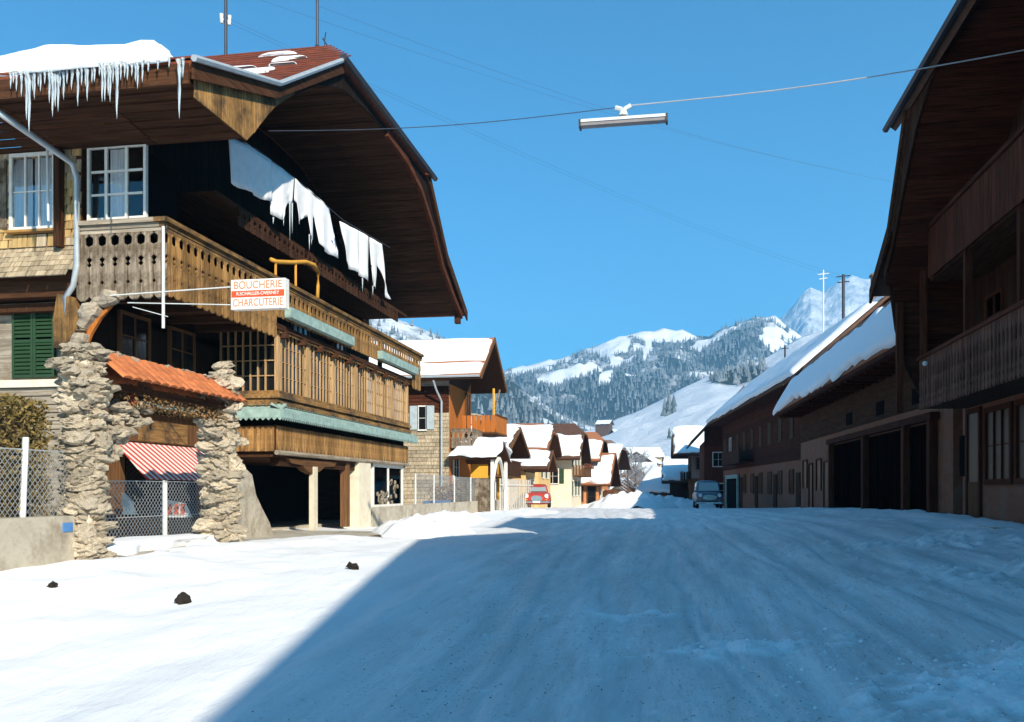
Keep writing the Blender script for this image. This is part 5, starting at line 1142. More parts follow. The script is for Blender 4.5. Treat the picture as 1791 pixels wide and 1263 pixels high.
# snow poking from beams, eaves of old timber stack
lh, LH = row_house('long_house', (7.1, 49.0), (4.1, 80.5), 'long dark two-storey house with a great snow roof running up to two poles', 'house', 0, 0, 0, 0, 0, 0, 0, None, None)
MB().box(0, LH, -7, 0, -1.8, 6.0).build('wall', M['rplaster'], lh)
MB().box(-.02, LH+.02, .004, .05, 1.7, 5.95).build('timber_storey', M['dark_x'], lh)
for k in range(14): MB().box(0, LH, .052, .07+.008*random.random(), 1.75+k*.3, 2.03+k*.3).build('wall_board', M['red_x'], lh)
r3 = MB(); r3.slab([(-1, 1.35, 5.75), (LH+.8, 1.35, 5.75), (LH+.8, -4.0, 10.4), (-1, -4.0, 10.4)], .14); r3.slab([(-1, -4.0, 10.4), (LH+.8, -4.0, 10.4), (LH+.8, -9, 6), (-1, -9, 6)], .14)
r3.build('roof', M['broof'], lh)
MB().prism([(0, 5.9), (-3.9, 10.1), (-7.6, 6.4), (-7, 5.9)], (LH, 0, 0), (0, 1, 0), UZ, (-.1, 0, 0)).build('gable', M['dark_z'], lh)
for k in range(7): MB().box(-.5, LH+.5, .08+k*.18, .25+k*.18, 5.55-k*.002, 5.6-k*.002).build('eave_plank', M['red_x'], lh)
local_snow(lh, 'roof_snow', [(-.8, 1.4, 5.78), (LH+.7, 1.4, 5.78), (LH+.7, -2.9, 9.5), (-.8, -2.9, 9.5)], .28, 70, 10, 'long snow sheet on the roof of the two-storey house', edge=.3, seed=8)
local_snow(lh, 'roof_snow', [(-.8, -3.05, 9.62), (LH-3, -3.05, 9.62), (LH-3, -3.95, 10.42), (-.8, -3.95, 10.42)], .12, 60, 4, 'narrow snow strip just below the ridge of the two-storey house', edge=.15, seed=9)
for x in np.arange(1.5, LH-1, 3.1):
    win(lh, (x, .07, 3.0), (1, 0, 0), (0, 1, 0), .9, 1.25, 2, 3, frame=M['brown_z'], panes=False, glass='glassr')
    win(lh, (x+.3, .002, -.15), (1, 0, 0), (0, 1, 0), .9, 1.3, 2, 2, frame=M['brown_z'], panes=False, glass='glassr')
for x in (3.2, 9.4, 15.8, 22): MB().box(x, x+.95, .003, .06, -1.5, 1.0).build('door', M['dark_z'], lh)
win(lh, (26.5, .07, 3.0), (1, 0, 0), (0, 1, 0), 1.0, 1.2, 2, 2, panes=False, curtain=[(0, 1, 0)], frame=M['white'])
bl = MB().box(17, 25, .07, 1.1, 2.0, 2.12).build('balcony', M['dark_x'], lh)
bmh = MB().box(-.13, .13, -.012, .012, 0, .95).mesh('balcony_board', M['dark_z'])
for k in range(30): inst('balcony_board', bmh, bl, (17.1+k*.27, 1.1, 1.95))
gk = MB(); gk.box(23.2, 23.5, .08, .22, -1.7, 1.25); gk.box(29.0, 29.3, .08, .22, -1.7, 1.25); gk.box(23.5, 29.0, .08, .22, .95, 1.25)
gk = gk.build('shop_front', M['pent'], lh, label='pale blue green frame round a wide doorway'); MB().box(23.5, 29, .06, .1, -1.7, .95).build('doorway', M['black'], gk)
def mast(u, v0, v1, Y, label, r, mat, cross=()):
    a = at(u, v0, Y); b = at(u, v1, Y); o = thing('roof_mast', b, label, 'mast'); MB().tube([b-UZ*.3, a], r, 6).build('pole', M[mat], o)
    for v, w_ in cross: c = at(u, v, Y); MB().tube([c-Vector((w_, 0, 0)), c+Vector((w_, 0, .05))], .035, 5).build('cross_arm', M[mat], o)
    return o
mast(1440, 472, 605, 62, 'thin white aerial mast on the long house roof', .045, 'wmetal', ((480, .35), (488, .25)))
mast(1475, 480, 585, 58, 'thicker dark power mast nearest the dark chalet on the long house roof', .09, 'dmetal', ((484, .4), (494, .35)))
mast(1373, 604, 636, 74, 'short mast at the far end of the long house roof', .07, 'dmetal', ((610, .3),))
def chimney(loc, w_, h_, mat, label, cap=True, parent=None):
    x, y, z = loc; m_ = MB(); m_.box(x-w_/2, x+w_/2, y-w_/2, y+w_/2, z, z+h_)
    if cap: m_.box(x-w_*.62, x+w_*.62, y-w_*.62, y+w_*.62, z+h_+.002, z+h_+.12)
    return m_.build('chimney', M[mat], parent, label=label)
cc_ = at(1534, 520, 51); chimney((cc_.x, 51.0, cc_.z-1), .55, 2.1, 'rgrey', None, parent=None).select_set(False)
o = COL.objects[-1]; tag(o, 'square chimney rising behind the dark chalet eave above the snow roof', 'chimney')

# ================================================================== gable-fronted village houses
def gable_house(name, label, loc, rot, W, L_, ez, rz, fo=1.2, eo=.9, wall='offwhite', uwall=None, usplit=None, roofm='broof', snow=None, hip=0, front=(), near=(), side=-1, balcony=(), cat='house', gablem='dark_z', base=-3, chim=None):
    """local frame: street gable faces +x, eaves along x at y = -W/2 (side -1 faces the camera when rot = 0)"""
    r = thing(name, loc, label, cat, rot=rot or 1e-6, local=True); h = W/2-eo
    MB().box(-L_, 0, -h, h, base, ez+.15).build('wall', M[wall], r)
    uw = uwall or wall; zs_ = usplit if usplit is not None else ez-.3
    k = (rz-ez)/(W/2)
    MB().prism([(-h, zs_), (h, zs_), (h, ez+eo*k-.12), (0, rz-.25), (-h, ez+eo*k-.12)], (.012, 0, 0), (0, 1, 0), UZ, (-.1, 0, 0)).build('gable', M[gablem], r)
    if uwall:
        MB().box(-L_, -.02, -h-.03, -h-.002, zs_, ez+.1).build('upper_wall', M[uw], r); MB().box(-L_, -.02, h+.002, h+.03, zs_, ez+.1).build('upper_wall', M[uw], r)
    m_ = MB(); zr = rz; hy = hip
    for s in (-1, 1):
        if hip: q = [(fo, s*W/2, ez), (fo, s*W/2*hip, rz-(rz-ez)*hip), (fo-W/2*hip*.6, 0, rz), (-L_-.5, 0, rz), (-L_-.5, s*W/2, ez)]
        else: q = [(fo, s*W/2, ez), (fo, 0, rz), (-L_-.5, 0, rz), (-L_-.5, s*W/2, ez)]
        m_.slab(q, .14*s)
    if hip: m_.slab([(fo, -W/2*hip, rz-(rz-ez)*hip), (fo, W/2*hip, rz-(rz-ez)*hip), (fo-W/2*hip*.6, 0, rz)], -.12)
    rf_ = m_.build('roof', M[roofm], r)
    dn = MB()
    for s in (-1, 1):
        dn.slab([(fo-.02, s*(W/2-.03), ez-.21), (fo-.02, (s*W/2*hip), rz-(rz-ez)*hip-.21), (fo-.05-W/2*hip*.6, 0, rz-.21), (-L_-.4, 0, rz-.21), (-L_-.4, s*(W/2-.03), ez-.21)] if hip else [(fo-.02, s*(W/2-.03), ez-.21), (fo-.02, 0, rz-.21), (-L_-.4, 0, rz-.21), (-L_-.4, s*(W/2-.03), ez-.21)], -.05*s)
    dn.build('soffit', M['dark_y'], rf_)
    for s in (-1, 1):
        a = (s*W/2, ez); b = (s*W/2*hip, rz-(rz-ez)*hip) if hip else (0, rz)
        MB().prism([(a[0], a[1]-.22), (a[0], a[1]+.02), (b[0], b[1]+.02), (b[0], b[1]-.22)], (fo+.005, 0, 0), (0, 1, 0), UZ, (.05, 0, 0)).build('verge_board', M['brown_z'], rf_)
    if chim: chimney((chim[0], chim[1], rz-.9), .6, 1.7, 'conc', None, parent=r)
    for (y, z, w_, hh, nx, ny, kind) in front:
        fr_ = win(r, (.02, y, z), (0, 1, 0), (1, 0, 0), w_, hh, nx, ny, frame=M['white'] if kind != 'b' else M['brown_z'], panes=False, glass='glassr', fw=.08)
        if kind == 's':
            for s_ in (y-.08-w_*.45, y+w_+.08): MB().box(.02, .07, s_, s_+w_*.45, z, z+hh).build('shutter', M['greenp'], fr_)
    for (x, z, w_, hh, nx, ny, kind) in near:
        s = side; fr_ = win(r, (x if s < 0 else x+w_, s*(h+.032), z), (1 if s < 0 else -1, 0, 0), (0, s, 0), w_, hh, nx, ny, frame=M['white'] if kind != 'b' else M['brown_z'], panes=False, glass='glassr', fw=.08)
        if kind == 's':
            for s_ in (x-.08-w_*.45, x+w_+.08): MB().box(s_, s_+w_*.45, min(s*(h+.035), s*(h+.09)), max(s*(h+.035), s*(h+.09)), z, z+hh).build('shutter', M['greenp'], fr_)
    for (y0, y1, z, dep, mt, fl) in balcony:
        b_ = MB().box(.02, dep, y0, y1, z, z+.12).build('balcony', M['brown_y'], r)
        n_ = max(3, int((y1-y0)/.24)); bm_ = MB().box(-.012, .012, -.10, .10, 0, .85).mesh('balcony_board', M[mt])
        for k_ in range(n_): inst('balcony_board', bm_, b_, (dep, y0+.12+k_*(y1-y0-.2)/n_, z+.08))
        n2 = max(2, int(dep/.24))
        for k_ in range(n2):
            for yy in (y0, y1): inst('balcony_board', bm_, b_, (.1+k_*dep/n2, yy, z+.08), (0, 0, PI/2))
        MB().box(dep-.05, dep+.05, y0-.03, y1+.03, z+.93, z+1.0).build('handrail', M['brown_y'], b_)
        if fl: twigs('flower_box', [(dep+.02, dep+.25, y0, y1, z+.75, z+1.05)], 260, M['flowers'], b_, size=.09, kind=None)
    return r
def house_snow(r, W, L_, ez, rz, fo, s, u0, u1, v0, v1, label, t=.17, seed=1, group=None, irr=.28):
    # u along x (0 at the street verge), v up the slope
    def p(u, v): return (fo-.05-(L_+fo)*u, s*(W/2)*(1-v), ez+(rz-ez)*v+.02)
    q = [p(u0, v0), p(u1, v0), p(u1, v1), p(u0, v1)]
    if s > 0: q = [q[1], q[0], q[3], q[2]]
    mw = Matrix.Translation(r.location) @ Matrix.Rotation(r.rotation_euler.z, 4, 'Z')
    q = [mw @ Vector(a) for a in q]
    return snow_slab('roof_snow', q, t, 26, 10, label, edge=.25, seed=seed, amp=.5, irr=irr)
# --- shingled grey house with an orange balcony side
H1 = gable_house('shingled_house', 'grey shingled house with orange balcony side and snowy roof, next to the big chalet', (-10.7, 45.2, 0), 0, 6.6, 11, 5.45, 7.7, fo=1.75, eo=1.0, wall='orange_z', roofm='otile', gablem='dark_z', balcony=((.4, 3.6, 2.9, 1.75, 'orange_z', False),), front=((-1.7, .4, 1.0, 1.5, 2, 2, 'w'), (1.0, 3.4, .9, 1.6, 2, 2, 'b')))
random.seed(31)
MB().box(-11, -.02, -2.33, -2.31, -1.5, 5.3).build('shingle_backing', M['grey_x'], H1)
for k in range(34):
    z = -1.1+k*.18; x = -6.2+random.uniform(-.2, 0)
    while x < 0:
        w_ = random.uniform(.7, 1.1); x1 = min(x+w_, 0)
        MB().slab([(x, -2.365-.01*random.random(), z), (x1-.015, -2.365-.01*random.random(), z), (x1-.015, -2.335, z+.2), (x, -2.335, z+.2)], .012).build('shingle', M['shingle'] if z < 3.6 else M['red_x'], H1); x = x1
for s_, x in ((-1, -1.95), (1, -1.15)):
    MB().box(x, x+.42, -2.45, -2.40, 2.95, 4.1).build('shutter', M['greyp'], H1)
win(H1, (-1.5, -2.37, 2.95), (1, 0, 0), (0, -1, 0), .34, 1.1, 1, 2, panes=False, glass='glassr')
MB().tube([(-.55, -3.25, 5.2), (-.5, -2.9, 4.8), (-.35, -2.5, 4.3), (-.35, -2.48, -.9)], .05, 7).build('downpipe', M['zinc'], H1)
MB().tube([(1.7, -3.33, 5.38), (-11, -3.33, 5.38)], .06, 6).build('gutter', M['zinc'], H1)
g_ = MB().box(.03, 1.1, -2.2, .1, 2.1, 2.2).build('balcony', M['grey_y'], H1, label='small weathered grey balcony')
gbm = profile_board(.24, .95, .03, 'short').mesh('balcony_board', M['grey_z'])
for k in range(9): inst('balcony_board', gbm, g_, (1.1, -2.1+k*.26, 2.05), (0, 0, PI/2))
for k in range(4): inst('balcony_board', gbm, g_, (.15+k*.26, -2.2, 2.05))
MB().tube([(1.6, .55, 2.9), (1.6, .55, 5.2)], .06, 5).build('balcony_post', M['yellow_z'], H1)
MB().tube([(1.6, .55, 3.9), (1.6, 2.2, 5.3)], .05, 5).build('diagonal_brace', M['grey_z'], H1)
house_snow(H1, 6.6, 11, 5.45, 7.7, 1.75, -1, 0, 1, .33, .95, 'smooth upper snow field on the near slope of the shingled house', seed=1, irr=.12)
house_snow(H1, 6.6, 11, 5.45, 7.7, 1.75, -1, .0, 1, .0, .29, 'lower snow strip along the eave of the shingled house', t=.14, seed=2, irr=.10)
# porch in front of it
pr = thing('porch', (-9.3, 43.5, -1), 'small gabled porch with a snowy roof in front of the grey shingled house', 'porch')
MB().slab([(-10.6, 42.3, 1.55), (-8.3, 42.3, 1.55), (-8.3, 44.2, 2.45), (-10.6, 44.2, 2.45)], -.1).build('roof', M['dark_x'], pr); MB().slab([(-10.6, 46.3, 1.45), (-8.3, 46.3, 1.45), (-8.3, 44.2, 2.45), (-10.6, 44.2, 2.45)], .1).build('roof', M['dark_x'], pr)
for y in (42.5, 46): MB().box(-8.6, -8.45, y, y+.15, -1.1, 1.6).build('post', M['white'], pr)
arcp = MB(); pts = [(42.65+3.35*(i/12), -.1+1.5*math.sin(PI*i/12)+.1) for i in range(13)]
arcp.prism([(y, z) for y, z in pts]+[(46, 1.75), (42.65, 1.75)][:0]+[(y, z+.16) for y, z in reversed(pts)], (-8.5, 0, 0), (0, 1, 0), UZ, (-.12, 0, 0)); arcp.build('arch', M['white'], pr)
MB().box(-10.4, -8.6, 42.6, 42.68, -1, .6).build('panel', M['grey_z'], pr)
snow_slab('roof_snow', [(-10.5, 42.25, 1.6), (-8.25, 42.25, 1.6), (-8.25, 44.2, 2.5), (-10.5, 44.2, 2.5)], .2, 10, 6, 'snow cushion on the near side of the small porch roof', edge=.2, seed=3)
snow_slab('roof_snow', [(-8.25, 46.35, 1.5), (-10.5, 46.35, 1.5), (-10.5, 44.2, 2.5), (-8.25, 44.2, 2.5)], .2, 10, 6, 'snow cushion on the far side of the small porch roof', edge=.2, seed=4)
# concrete wall with wire fence towards it
MB().box(XG-.25, XG+.02, YE+.02, 48, -1.3, -.50).build('garden_wall', M['conc'], None, org=(XG, 40, -1), label='long pale concrete garden wall running from the chalet to the shingled house', cat='wall')
f3 = thing('wire_fence', (XG-.1, 40, -.5), 'wire fence with pale posts on the long concrete wall', 'fence')
for y in (32.4, 35.0, 38.4, 41.6, 44.8, 47.6): MB().tube([(XG-.1, y, -.5), (XG-.1, y, .62)], .035, 6).build('fence_post', M['wmetal'], f3)
MB().tube([(XG-.1, 32.4, .58), (XG-.1, 47.6, .58)], .012, 4).build('top_wire', M['zinc'], f3)
chainlink(f3, (XG-.1, 32.4, 0), (0, 1, 0), 15.2, -.48, .56, .16, .004)
box('planter', M['blue'], None, XG-.6, XG-.2, 35.2, 38.2, -.7, -.42, label='blue planter strip behind the wire fence', cat='planter')
for k, y in enumerate((39.5, 42.8)):
    twigs('dry_shrub', [(XG-1.6, XG-.4, y, y+2.0, -.9, .2+.2*k)], 900, M['dryleaf'], None, label='brown leafless shrub behind the wire fence, '+('nearer' if k == 0 else 'farther')+' of two', cat='shrub', size=.07, kind=None, org=(XG-1, y, -1), seed=8+k)
pf = thing('picket_fence', (-9.2, 52, -1), 'pale paling fence of flat pickets just before the red car', 'fence')
pk = MB().box(-.02, .02, -.12, .12, 0, 1.75).mesh('picket', M['paling'])
for k in range(17): inst('picket', pk, pf, (-9.3+k*.03, 48.6+k*.46, -1.1))
MB().tube([(-9.25, 48.4, .3), (-8.75, 56.6, .3)], .04, 4).build('rail', M['white'], pf)
# --- yellow house
H2 = gable_house('yellow_house', 'bright yellow chalet front with brown verge behind the orange balcony', (-10.2, 52.6, 0), .02, 8.4, 9, 2.2, 3.7, fo=1.3, eo=1.0, wall='yellow_z', roofm='broof', gablem='yellow_z', front=((-2.2, 1.0, 1.0, 1.0, 2, 2, 'b'), (.6, 1.0, 1.0, 1.0, 2, 2, 'b'), (-2.0, -.4, 1.1, 1.3, 2, 2, 'b')), balcony=((-3.2, 3.2, .75, .9, 'dark_z', False),))
house_snow(H2, 8.4, 9, 2.2, 3.7, 1.3, -1, 0, 1, .05, .9, 'snow on the near roof slope of the yellow chalet', seed=5)
# brown annex with grey canopy
H3 = gable_house('low_annex', 'low ochre annex with a broad snow roof right behind the red car', (-9.6, 61.0, 0), .03, 6.0, 7, 1.5, 2.7, fo=1.5, eo=.5, wall='ochre', roofm='broof', gablem='brown_z', front=((-1.2, -.5, 1.0, 1.2, 2, 2, 'w'), (.6, -.5, 1.0, 1.2, 2, 2, 'w')))
house_snow(H3, 6.0, 7, 1.5, 2.7, 1.5, -1, 0, 1, .05, .95, 'sunlit snow on the low annex roof behind the car', seed=6)
# --- white snow-roofed house behind
H4 = gable_house('ochre_house', 'ochre plastered house with a plain white snow roof behind the annex', (-9.9, 70, 0), .02, 9.6, 14, 3.0, 5.2, fo=.8, eo=1.0, wall='ochre', roofm='otile', hip=.35, gablem='brown_z', chim=(-6, 1.5), front=((-1.6, 1.0, 1.0, 1.2, 2, 2, 's'), (1.2, 1.0, 1.0, 1.2, 2, 2, 's')), near=((-2.4, 1.2, 1.0, 1.2, 2, 2, 's'), (-5, 1.2, 1.0, 1.2, 2, 2, 's')))
house_snow(H4, 9.6, 14, 3.0, 5.2, .8, -1, 0, 1, .03, .88, 'broad unbroken snow field on the ochre plastered house', seed=7)
H5 = gable_house('gabled_house', 'cream house with white edged grey gable and half-cleared brown roof', (-8.5, 80, 0), .0, 10.4, 12, 2.7, 5.9, fo=.8, eo=1.1, wall='offwhite', roofm='broof', hip=.3, gablem='rgrey', usplit=3.0, front=tuple((y, z, .9, 1.2, 2, 2, 's') for y in (-3, -.5, 2) for z in (-.4, 2.0)), near=((-2, .6, .9, 1.2, 2, 2, 's'), (-4.5, .6, .9, 1.2, 2, 2, 's')), balcony=((-3.4, 3.4, 1.2, 1.0, 'brown_z', True),), chim=(-9, .6))
house_snow(H5, 10.4, 12, 2.7, 5.9, .8, -1, 0, .55, .03, .62, 'ragged snow patch on the lower half of the brown roof', seed=8)
H6 = gable_house('balconied_house', 'house with orange tiled roof crest and two rows of flower boxes', (-7.8, 92, 0), -.02, 10.2, 12, 2.9, 5.9, fo=.9, eo=1.1, wall='offwhite', roofm='otile', hip=.3, gablem='brown_z', front=tuple((y, z, .9, 1.2, 2, 2, 's') for y in (-3, -.5, 2) for z in (-.9, 1.9)), near=((-2, 1.6, .9, 1.2, 2, 2, 's'),), balcony=((-3.6, 3.6, 1.2, 1.1, 'brown_z', True), (-3.6, 3.6, -1.0, 1.1, 'brown_z', True)))
house_snow(H6, 10.2, 12, 2.9, 5.9, .9, -1, 0, 1, .03, .66, 'snow on the near slope below the orange tile crest', seed=9)
H7 = gable_house('brick_house', 'orange plastered house with a low white snow roof next to the road end', (-6.9, 90, 0), -.05, 9.0, 5, .6, 3.7, fo=1.2, eo=.8, wall='terra', roofm='otile', gablem='terra', front=tuple((y, z, .9, 1.2, 2, 2, 'w') for y in (-2.6, -.4, 1.8) for z in (-1.2,)), near=((-2.4, -1.0, .9, 1.3, 2, 2, 'b'), (-4.2, -1.0, .9, 1.3, 2, 2, 'b'), (-1.0, -1.5, .7, 1.9, 1, 2, 'b')))
house_snow(H7, 9.0, 5, .6, 3.7, 1.2, -1, 0, 1, .02, .86, 'thick low snow roof of the orange plastered house', seed=10, t=.3)
H8 = gable_house('big_farmhouse', 'large far farmhouse with dark half-hipped gable at the street end', (-9.0, 118, 0), -.05, 16, 16, 3.0, 6.5, fo=2.6, eo=1.6, wall='terra', roofm='rgrey', hip=.35, gablem='dark_z', front=tuple((y, z, 1.0, 1.3, 2, 2, 'w') for y in (-5, -2, 1, 4) for z in (-1, 2)), balcony=((-5, 5, 1.2, 1.2, 'brown_z', False),), chim=(-12, 0))
house_snow(H8, 16, 16, 3.0, 6.5, 2.6, -1, 0, 1, .02, .8, 'thin grey-white snow on the large far farmhouse', seed=11)
# --- right side, far
H9 = gable_house('dark_gabled_house', 'dark brown house whose huge swooping verge hangs over the white kiosk front', (6.0, 84.5, 0), -PI/2+.02, 9.4, 9, 4.3, 9.3, fo=2.0, eo=1.3, wall='red_z', roofm='broof', hip=.35, gablem='red_z', side=1, near=((-2, 1.2, .9, 1.2, 2, 2, 'b'),), front=tuple((y, z, .9, 1.2, 2, 2, 'w') for y in (-2.6, 1.4) for z in (-.6, 2.2)), chim=(-3.4, 1.4))
house_snow(H9, 9.4, 9, 4.3, 9.3, 2.0, 1, .2, 1, .3, .98, 'little sunlit snow field beside the chimney of the dark gabled house', seed=12)
H10 = gable_house('narrow_house', 'tall narrow house with grey upper storey and sunlit snow roof at the road end', (1.6, 104, 0), PI+.03, 9.5, 8, 3.9, 7.2, fo=1.9, eo=1.1, wall='brown_z', uwall='rgrey', usplit=1.3, roofm='broof', hip=.3, gablem='dark_z', side=1, near=((-1.6, 2.3, 1.0, 1.2, 2, 2, 'b'), (-1.4, -1.4, .8, 2.1, 1, 2, 'w')), front=((-2, -1, .9, 1.2, 2, 2, 'b'),), balcony=((-3, 3, 1.1, .9, 'dark_z', False),))
house_snow(H10, 9.5, 8, 3.9, 7.2, 1.9, 1, 0, 1, .02, .97, 'bright snow slope on the tall narrow house', seed=13)
H11 = gable_house('shed', 'low shed with shaded blue snow roof beside the tall narrow house', (-.6, 112, 0), PI, 7.4, 6, 1.0, 4.0, fo=.9, eo=.6, wall='dark_z', roofm='broof', gablem='dark_z', cat='shed')
house_snow(H11, 7.4, 6, 1.0, 4.0, .9, 1, 0, 1, .02, .97, 'smooth bluish snow on the low shed roof', seed=14, t=.3)
H12 = gable_house('low_hut', 'small ochre walled hut with deep snow roof where the road ends', (-2.0, 118, 0), 2.6, 8, 6, -.4, 2.9, fo=1.2, eo=.8, wall='yellow_z', roofm='broof', gablem='dark_z', cat='hut')
house_snow(H12, 8, 6, -.4, 2.9, 1.2, 1, 0, 1, .02, .97, 'deep snow on the small ochre hut', seed=15, t=.3)
house_snow(H12, 8, 6, -.4, 2.9, 1.2, -1, 0, 1, .02, .97, 'snow on the street side of the small ochre hut', seed=16, t=.3)
# distant village houses on the meadow foot
random.seed(77)
for k, (u, v, w_) in enumerate(((1068, 742, 26), (1095, 760, 30), (1142, 761, 10), (1105, 842, 34), (1140, 834, 30), (1070, 826, 30), (1092, 806, 24), (1128, 812, 30), (1150, 800, 24), (1090, 868, 26))):
    D_ = (640, 600, 600, 170, 190, 210, 260, 240, 280, 150)[k]; c_ = at(u, v, D_); W_ = 9.5*(w_/28 if D_ > 500 else 1)
    h_ = gable_house('village_house', 'distant snow-roofed house, number of rows up the village: '+str(k), (c_.x, c_.y, c_.z-2.5), (-.3, .5, 1.2, -1.2, .2, -1.8, -.6, 1.4, .3, -1.0)[k], W_, 10, 2.4, 5.4, fo=1, eo=.8, wall=('brown_z', 'offwhite', 'ochre')[k % 3], gablem='brown_z', front=((-2, .2, 1, 1.2, 2, 2, 'b'), (1, .2, 1, 1.2, 2, 2, 'b')), near=((-4, .2, 1, 1.2, 2, 2, 'b'),) if D_ < 300 else (), base=-8)
    h_['label'] = ('lone dark chalet high on the meadow, left of two', 'lone chalet high on the meadow, right of two', 'tiny hut by itself on the open meadow', 'white-roofed village house straight above the rounded snow heap', 'snowy-roofed house left of the ochre hut', 'small house half behind the orange plastered house', 'pale house in the middle of the far village', 'dark gable in the far village, left of the blue shed roof', 'highest house of the far village', 'nearest of the tiny houses beyond the snow heap')[k]
    for s in (-1, 1): house_snow(h_, W_, 10, 2.4, 5.4, 1, s, 0, 1, .02, .98, ('near' if s < 0 else 'far')+' roof snow of the '+h_['label'], seed=20+k, t=.3)
# bare trees
def bare_tree(loc, h, label, seed, n=7, mat='bark', cat='tree', haze=True):
    rs_ = np.random.RandomState(seed); t = thing('bare_tree', loc, label, cat, 'bare winter trees in the far village'); base = Vector(loc)
    MB().tube([base-UZ*.3, base+UZ*h*.45, base+UZ*h*.95], [h*.03, h*.02, h*.004], 6).build('trunk', M['bark'], t)
    mb = MB()
    def grow(p, d, l, r, lv):
        q_ = p+d*l; mb.tube([p, q_], [r, r*.55], 4, cap=False)
        if lv == 0: return
        for _ in range(4):
            nd_ = (d+Vector(rs_.normal(0, .55, 3))).normalized(); nd_.z = abs(nd_.z)*.8+.1; grow(p+d*l*rs_.uniform(.4, 1), nd_.normalized(), l*rs_.uniform(.55, .8), r*.5, lv-1)
    for k in range(n):
        a = rs_.uniform(0, 6.28); grow(base+UZ*h*(.25+.5*k/n), Vector((math.cos(a), math.sin(a), .7)).normalized(), h*.3, h*.013, 3)
    mb.build('crown', M['frost'], t, fix=False); return t
M['frost'] = varmat('frosted_twigs', (.14, .12, .11), (.45, .44, .46), nscale=2, rnd=.1)
for k, (u, v, D_, h_) in enumerate(((1098, 868, 140, 7), (1112, 864, 150, 8), (1126, 868, 145, 6.5), (1140, 862, 160, 6.5), (1086, 866, 150, 8.5), (1104, 842, 200, 9), (1150, 858, 165, 6))):
    c_ = at(u, v, D_); bare_tree((c_.x, c_.y, c_.z-1.5), h_, 'frosted bare tree in the far village '+('above the rounded snow heap', 'right of the first behind the snow heap', 'between the heap and the ochre hut', 'behind the ochre hut roof', 'leftmost, beside the dark farmhouse gable', 'farthest and highest of the bare trees', 'rightmost, by the blue shed roof')[k], 40+k)

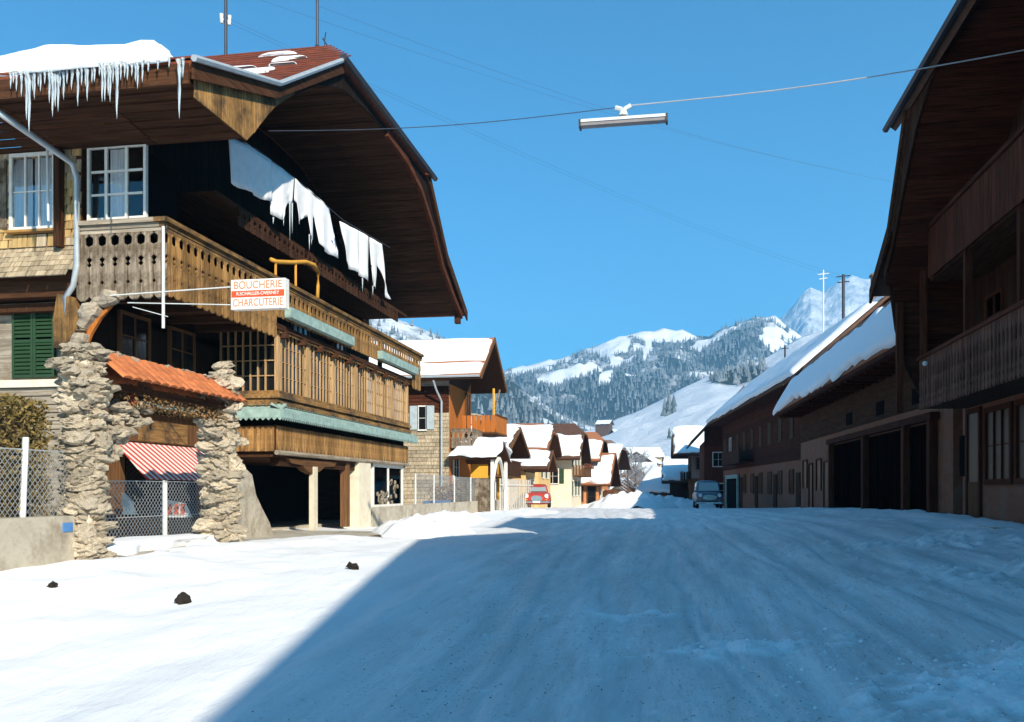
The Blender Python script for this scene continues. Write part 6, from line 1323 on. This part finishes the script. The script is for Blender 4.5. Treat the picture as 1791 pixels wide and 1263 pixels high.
# ================================================================== cars
def car(loc, rot, paint, label, h=1.45, kind='saloon'):
    """front faces -y"""
    r = thing('car', loc, label, 'car', rot=rot or 1e-6, local=True); P = M[paint]
    # body: loft of cross sections along y
    if kind == 'saloon':
        secs = [(-2.05, .70, .30, .62), (-2.0, .80, .24, .80), (-1.7, .83, .20, .90), (-1.0, .84, .18, .94), (0, .85, .18, .96), (1.2, .84, .18, .96), (1.9, .80, .22, .90), (2.1, .70, .32, .75)]
        cab = [(-.85, .70, .93, .94), (-.35, .60, .93, 1.40), (.2, .62, .93, 1.46), (.9, .60, .93, 1.42), (1.55, .66, .93, .95)]
    else:
        secs = [(-2.0, .78, .40, .95), (-1.9, .84, .34, 1.05), (-1.0, .86, .32, 1.08), (0, .88, .32, 1.12), (1.8, .88, .32, 1.12), (2.1, .84, .40, 1.05)]
        cab = [(-1.0, .78, 1.06, 1.09), (-.7, .72, 1.06, 1.78), (.2, .74, 1.06, 1.84), (1.6, .74, 1.06, 1.82), (2.0, .76, 1.06, 1.10)]
    def loft(sec, rnd):
        mb = MB(); n_ = 14
        for (y, w_, z0, z1) in sec:
            for k in range(n_):
                a = 2*PI*(k+.5)/n_; cx_, sx_ = math.cos(a), math.sin(a); e = rnd
                mb.v.append((w_*math.copysign(abs(cx_)**e, cx_), y, (z0+z1)/2+(z1-z0)/2*math.copysign(abs(sx_)**e, sx_)))
        for i in range(len(sec)-1):
            for k in range(n_): a = i*n_+k; b = i*n_+(k+1) % n_; mb.f.append((a, b, b+n_, a+n_)); mb.mi.append(0)
        mb.f.append(tuple(range(n_))); mb.f.append(tuple(range((len(sec)-1)*n_+n_-1, (len(sec)-1)*n_-1, -1))); mb.mi += [0, 0]; return mb
    body = loft(secs, .42).build('body', P, r, smooth=True); loft(cab, .5).build('roof', P, r, smooth=True)
    y0, w0 = cab[0][0], cab[0][1]; y1, w1, zt = cab[1][0], cab[1][1], cab[1][3]; zb = cab[0][3]
    def wq(y, z, w_): return [(-w_, y, z), (w_, y, z)]
    a = (y0-.03, zb+.05, w0*.86); b = (y1-.05, zt-.10, w1*.82)
    MB().slab([(-a[2], a[0], a[1]), (a[2], a[0], a[1]), (b[2], b[0], b[1]), (-b[2], b[0], b[1])], .02).build('windscreen', M['screen'], r)
    for s in (-1, 1):
        MB().slab([(s*(w0*.98), -.45, zb+.08), (s*(w0*.98), 1.2, zb+.08), (s*(w1*.98), 1.0, zt-.12), (s*(w1*.98), -.22, zt-.12)], .02*s).build('side_window', M['screen'], r)
        fy = secs[0][0]
        MB().tube([(s*.60, fy-.06, .72 if kind == 'saloon' else .86), (s*.60, fy+.1, .72 if kind == 'saloon' else .86)], [.115, .135], 12).build('headlight', M['headlamp'], r)
        MB().tube([(s*.60, fy-.03, .50), (s*.60, fy+.06, .50)], [.05, .05], 8).build('indicator', M['sledge'], r)
        for y in (-1.35, 1.35):
            wh = MB().tube([(s*.66, y, .31), (s*.84, y, .31)], .31, 16).build('wheel', M['tyre'], r); MB().tube([(s*.845, y, .31), (s*.855, y, .31)], .17, 12).build('rim', M['chrome'], wh)
    fy = secs[0][0]; gw = .34 if kind == 'saloon' else .45
    MB().prism([(gw*math.copysign(abs(math.cos(a))**.8, math.cos(a)), (.20 if kind == 'saloon' else .16)*math.sin(a)) for a in np.linspace(0, 2*PI, 17)[:-1]], (0, fy-.005, .55 if kind == 'saloon' else .72), (1, 0, 0), UZ, (0, -.04, 0)).build('grille', M['chrome'], r)
    MB().tube([(-.80, fy+.05, .36), (-.74, fy-.10, .36), (.74, fy-.10, .36), (.80, fy+.05, .36)], .055, 8).build('bumper', M['chrome'], r)
    MB().box(-.22, .22, fy-.16, fy-.15, .30, .41).build('number_plate', M['white'], r)
    return r
M['screen'] = plain('windscreen_glass', (.30, .36, .36), .06, spec=.8, var=.02); M['headlamp'] = plain('headlamp_glass', (.82, .82, .78), .15)
cy = 57.0; cx_ = at(940, 870, cy).x
car((cx_, cy, G(cx_, cy)+.06), .12, 'carred', 'red saloon car seen from the front at the left roadside')
c2 = at(1240, 870, 62.0); car((c2.x-.1, 62, G(c2.x, 62)+.02), .04, 'cardark', 'dark blue-grey van in the shade on the right under the pale shop front', kind='van')
c3 = at(915, 880, 66); tag(MB().box(c3.x-1.4, c3.x-.3, 66, 66.2, -1.4, .1).build('hoarding', M['grey_z'], None, org=c3), 'grey board screen left of the red car', 'screen')

rs_ = np.random.RandomState(5); mb = MB(); ico = bmesh.new(); bmesh.ops.create_icosphere(ico, subdivisions=1, radius=1); iv = [v.co.copy() for v in ico.verts]; itf = [[v.index for v in f.verts] for f in ico.faces]; ico.free()
for k in range(900):
    if k < 560: x = 2.5+rs_.normal(0, .75); y = 7.2+rs_.normal(0, .9)
    elif k < 640: x = .6+rs_.normal(0, .6); y = 8.8+rs_.normal(0, .22)
    else: y = rs_.uniform(12, 34); x = 5.9+rs_.normal(0, .25)
    if y < 5 : continue
    r = .007+.022*rs_.rand()**3
    z = float(gbase(np.array([x]), np.array([y]))[0]+gdetail(np.array([x]), np.array([y]))[0])
    q_ = rs_.uniform(.6, 1.3, (len(iv), 1)); mb.add([(x+v.x*r*a[0], y+v.y*r*a[0], z+v.z*r*.7*a[0]) for v, a in zip(iv, q_)], itf)
mb.build('snow_crumbs', M['crumbs'], None, fix=False, label='broken snow crumbs in the right foreground of the road', cat='snow', kind='stuff', org=(2.5, 7, -1.4))
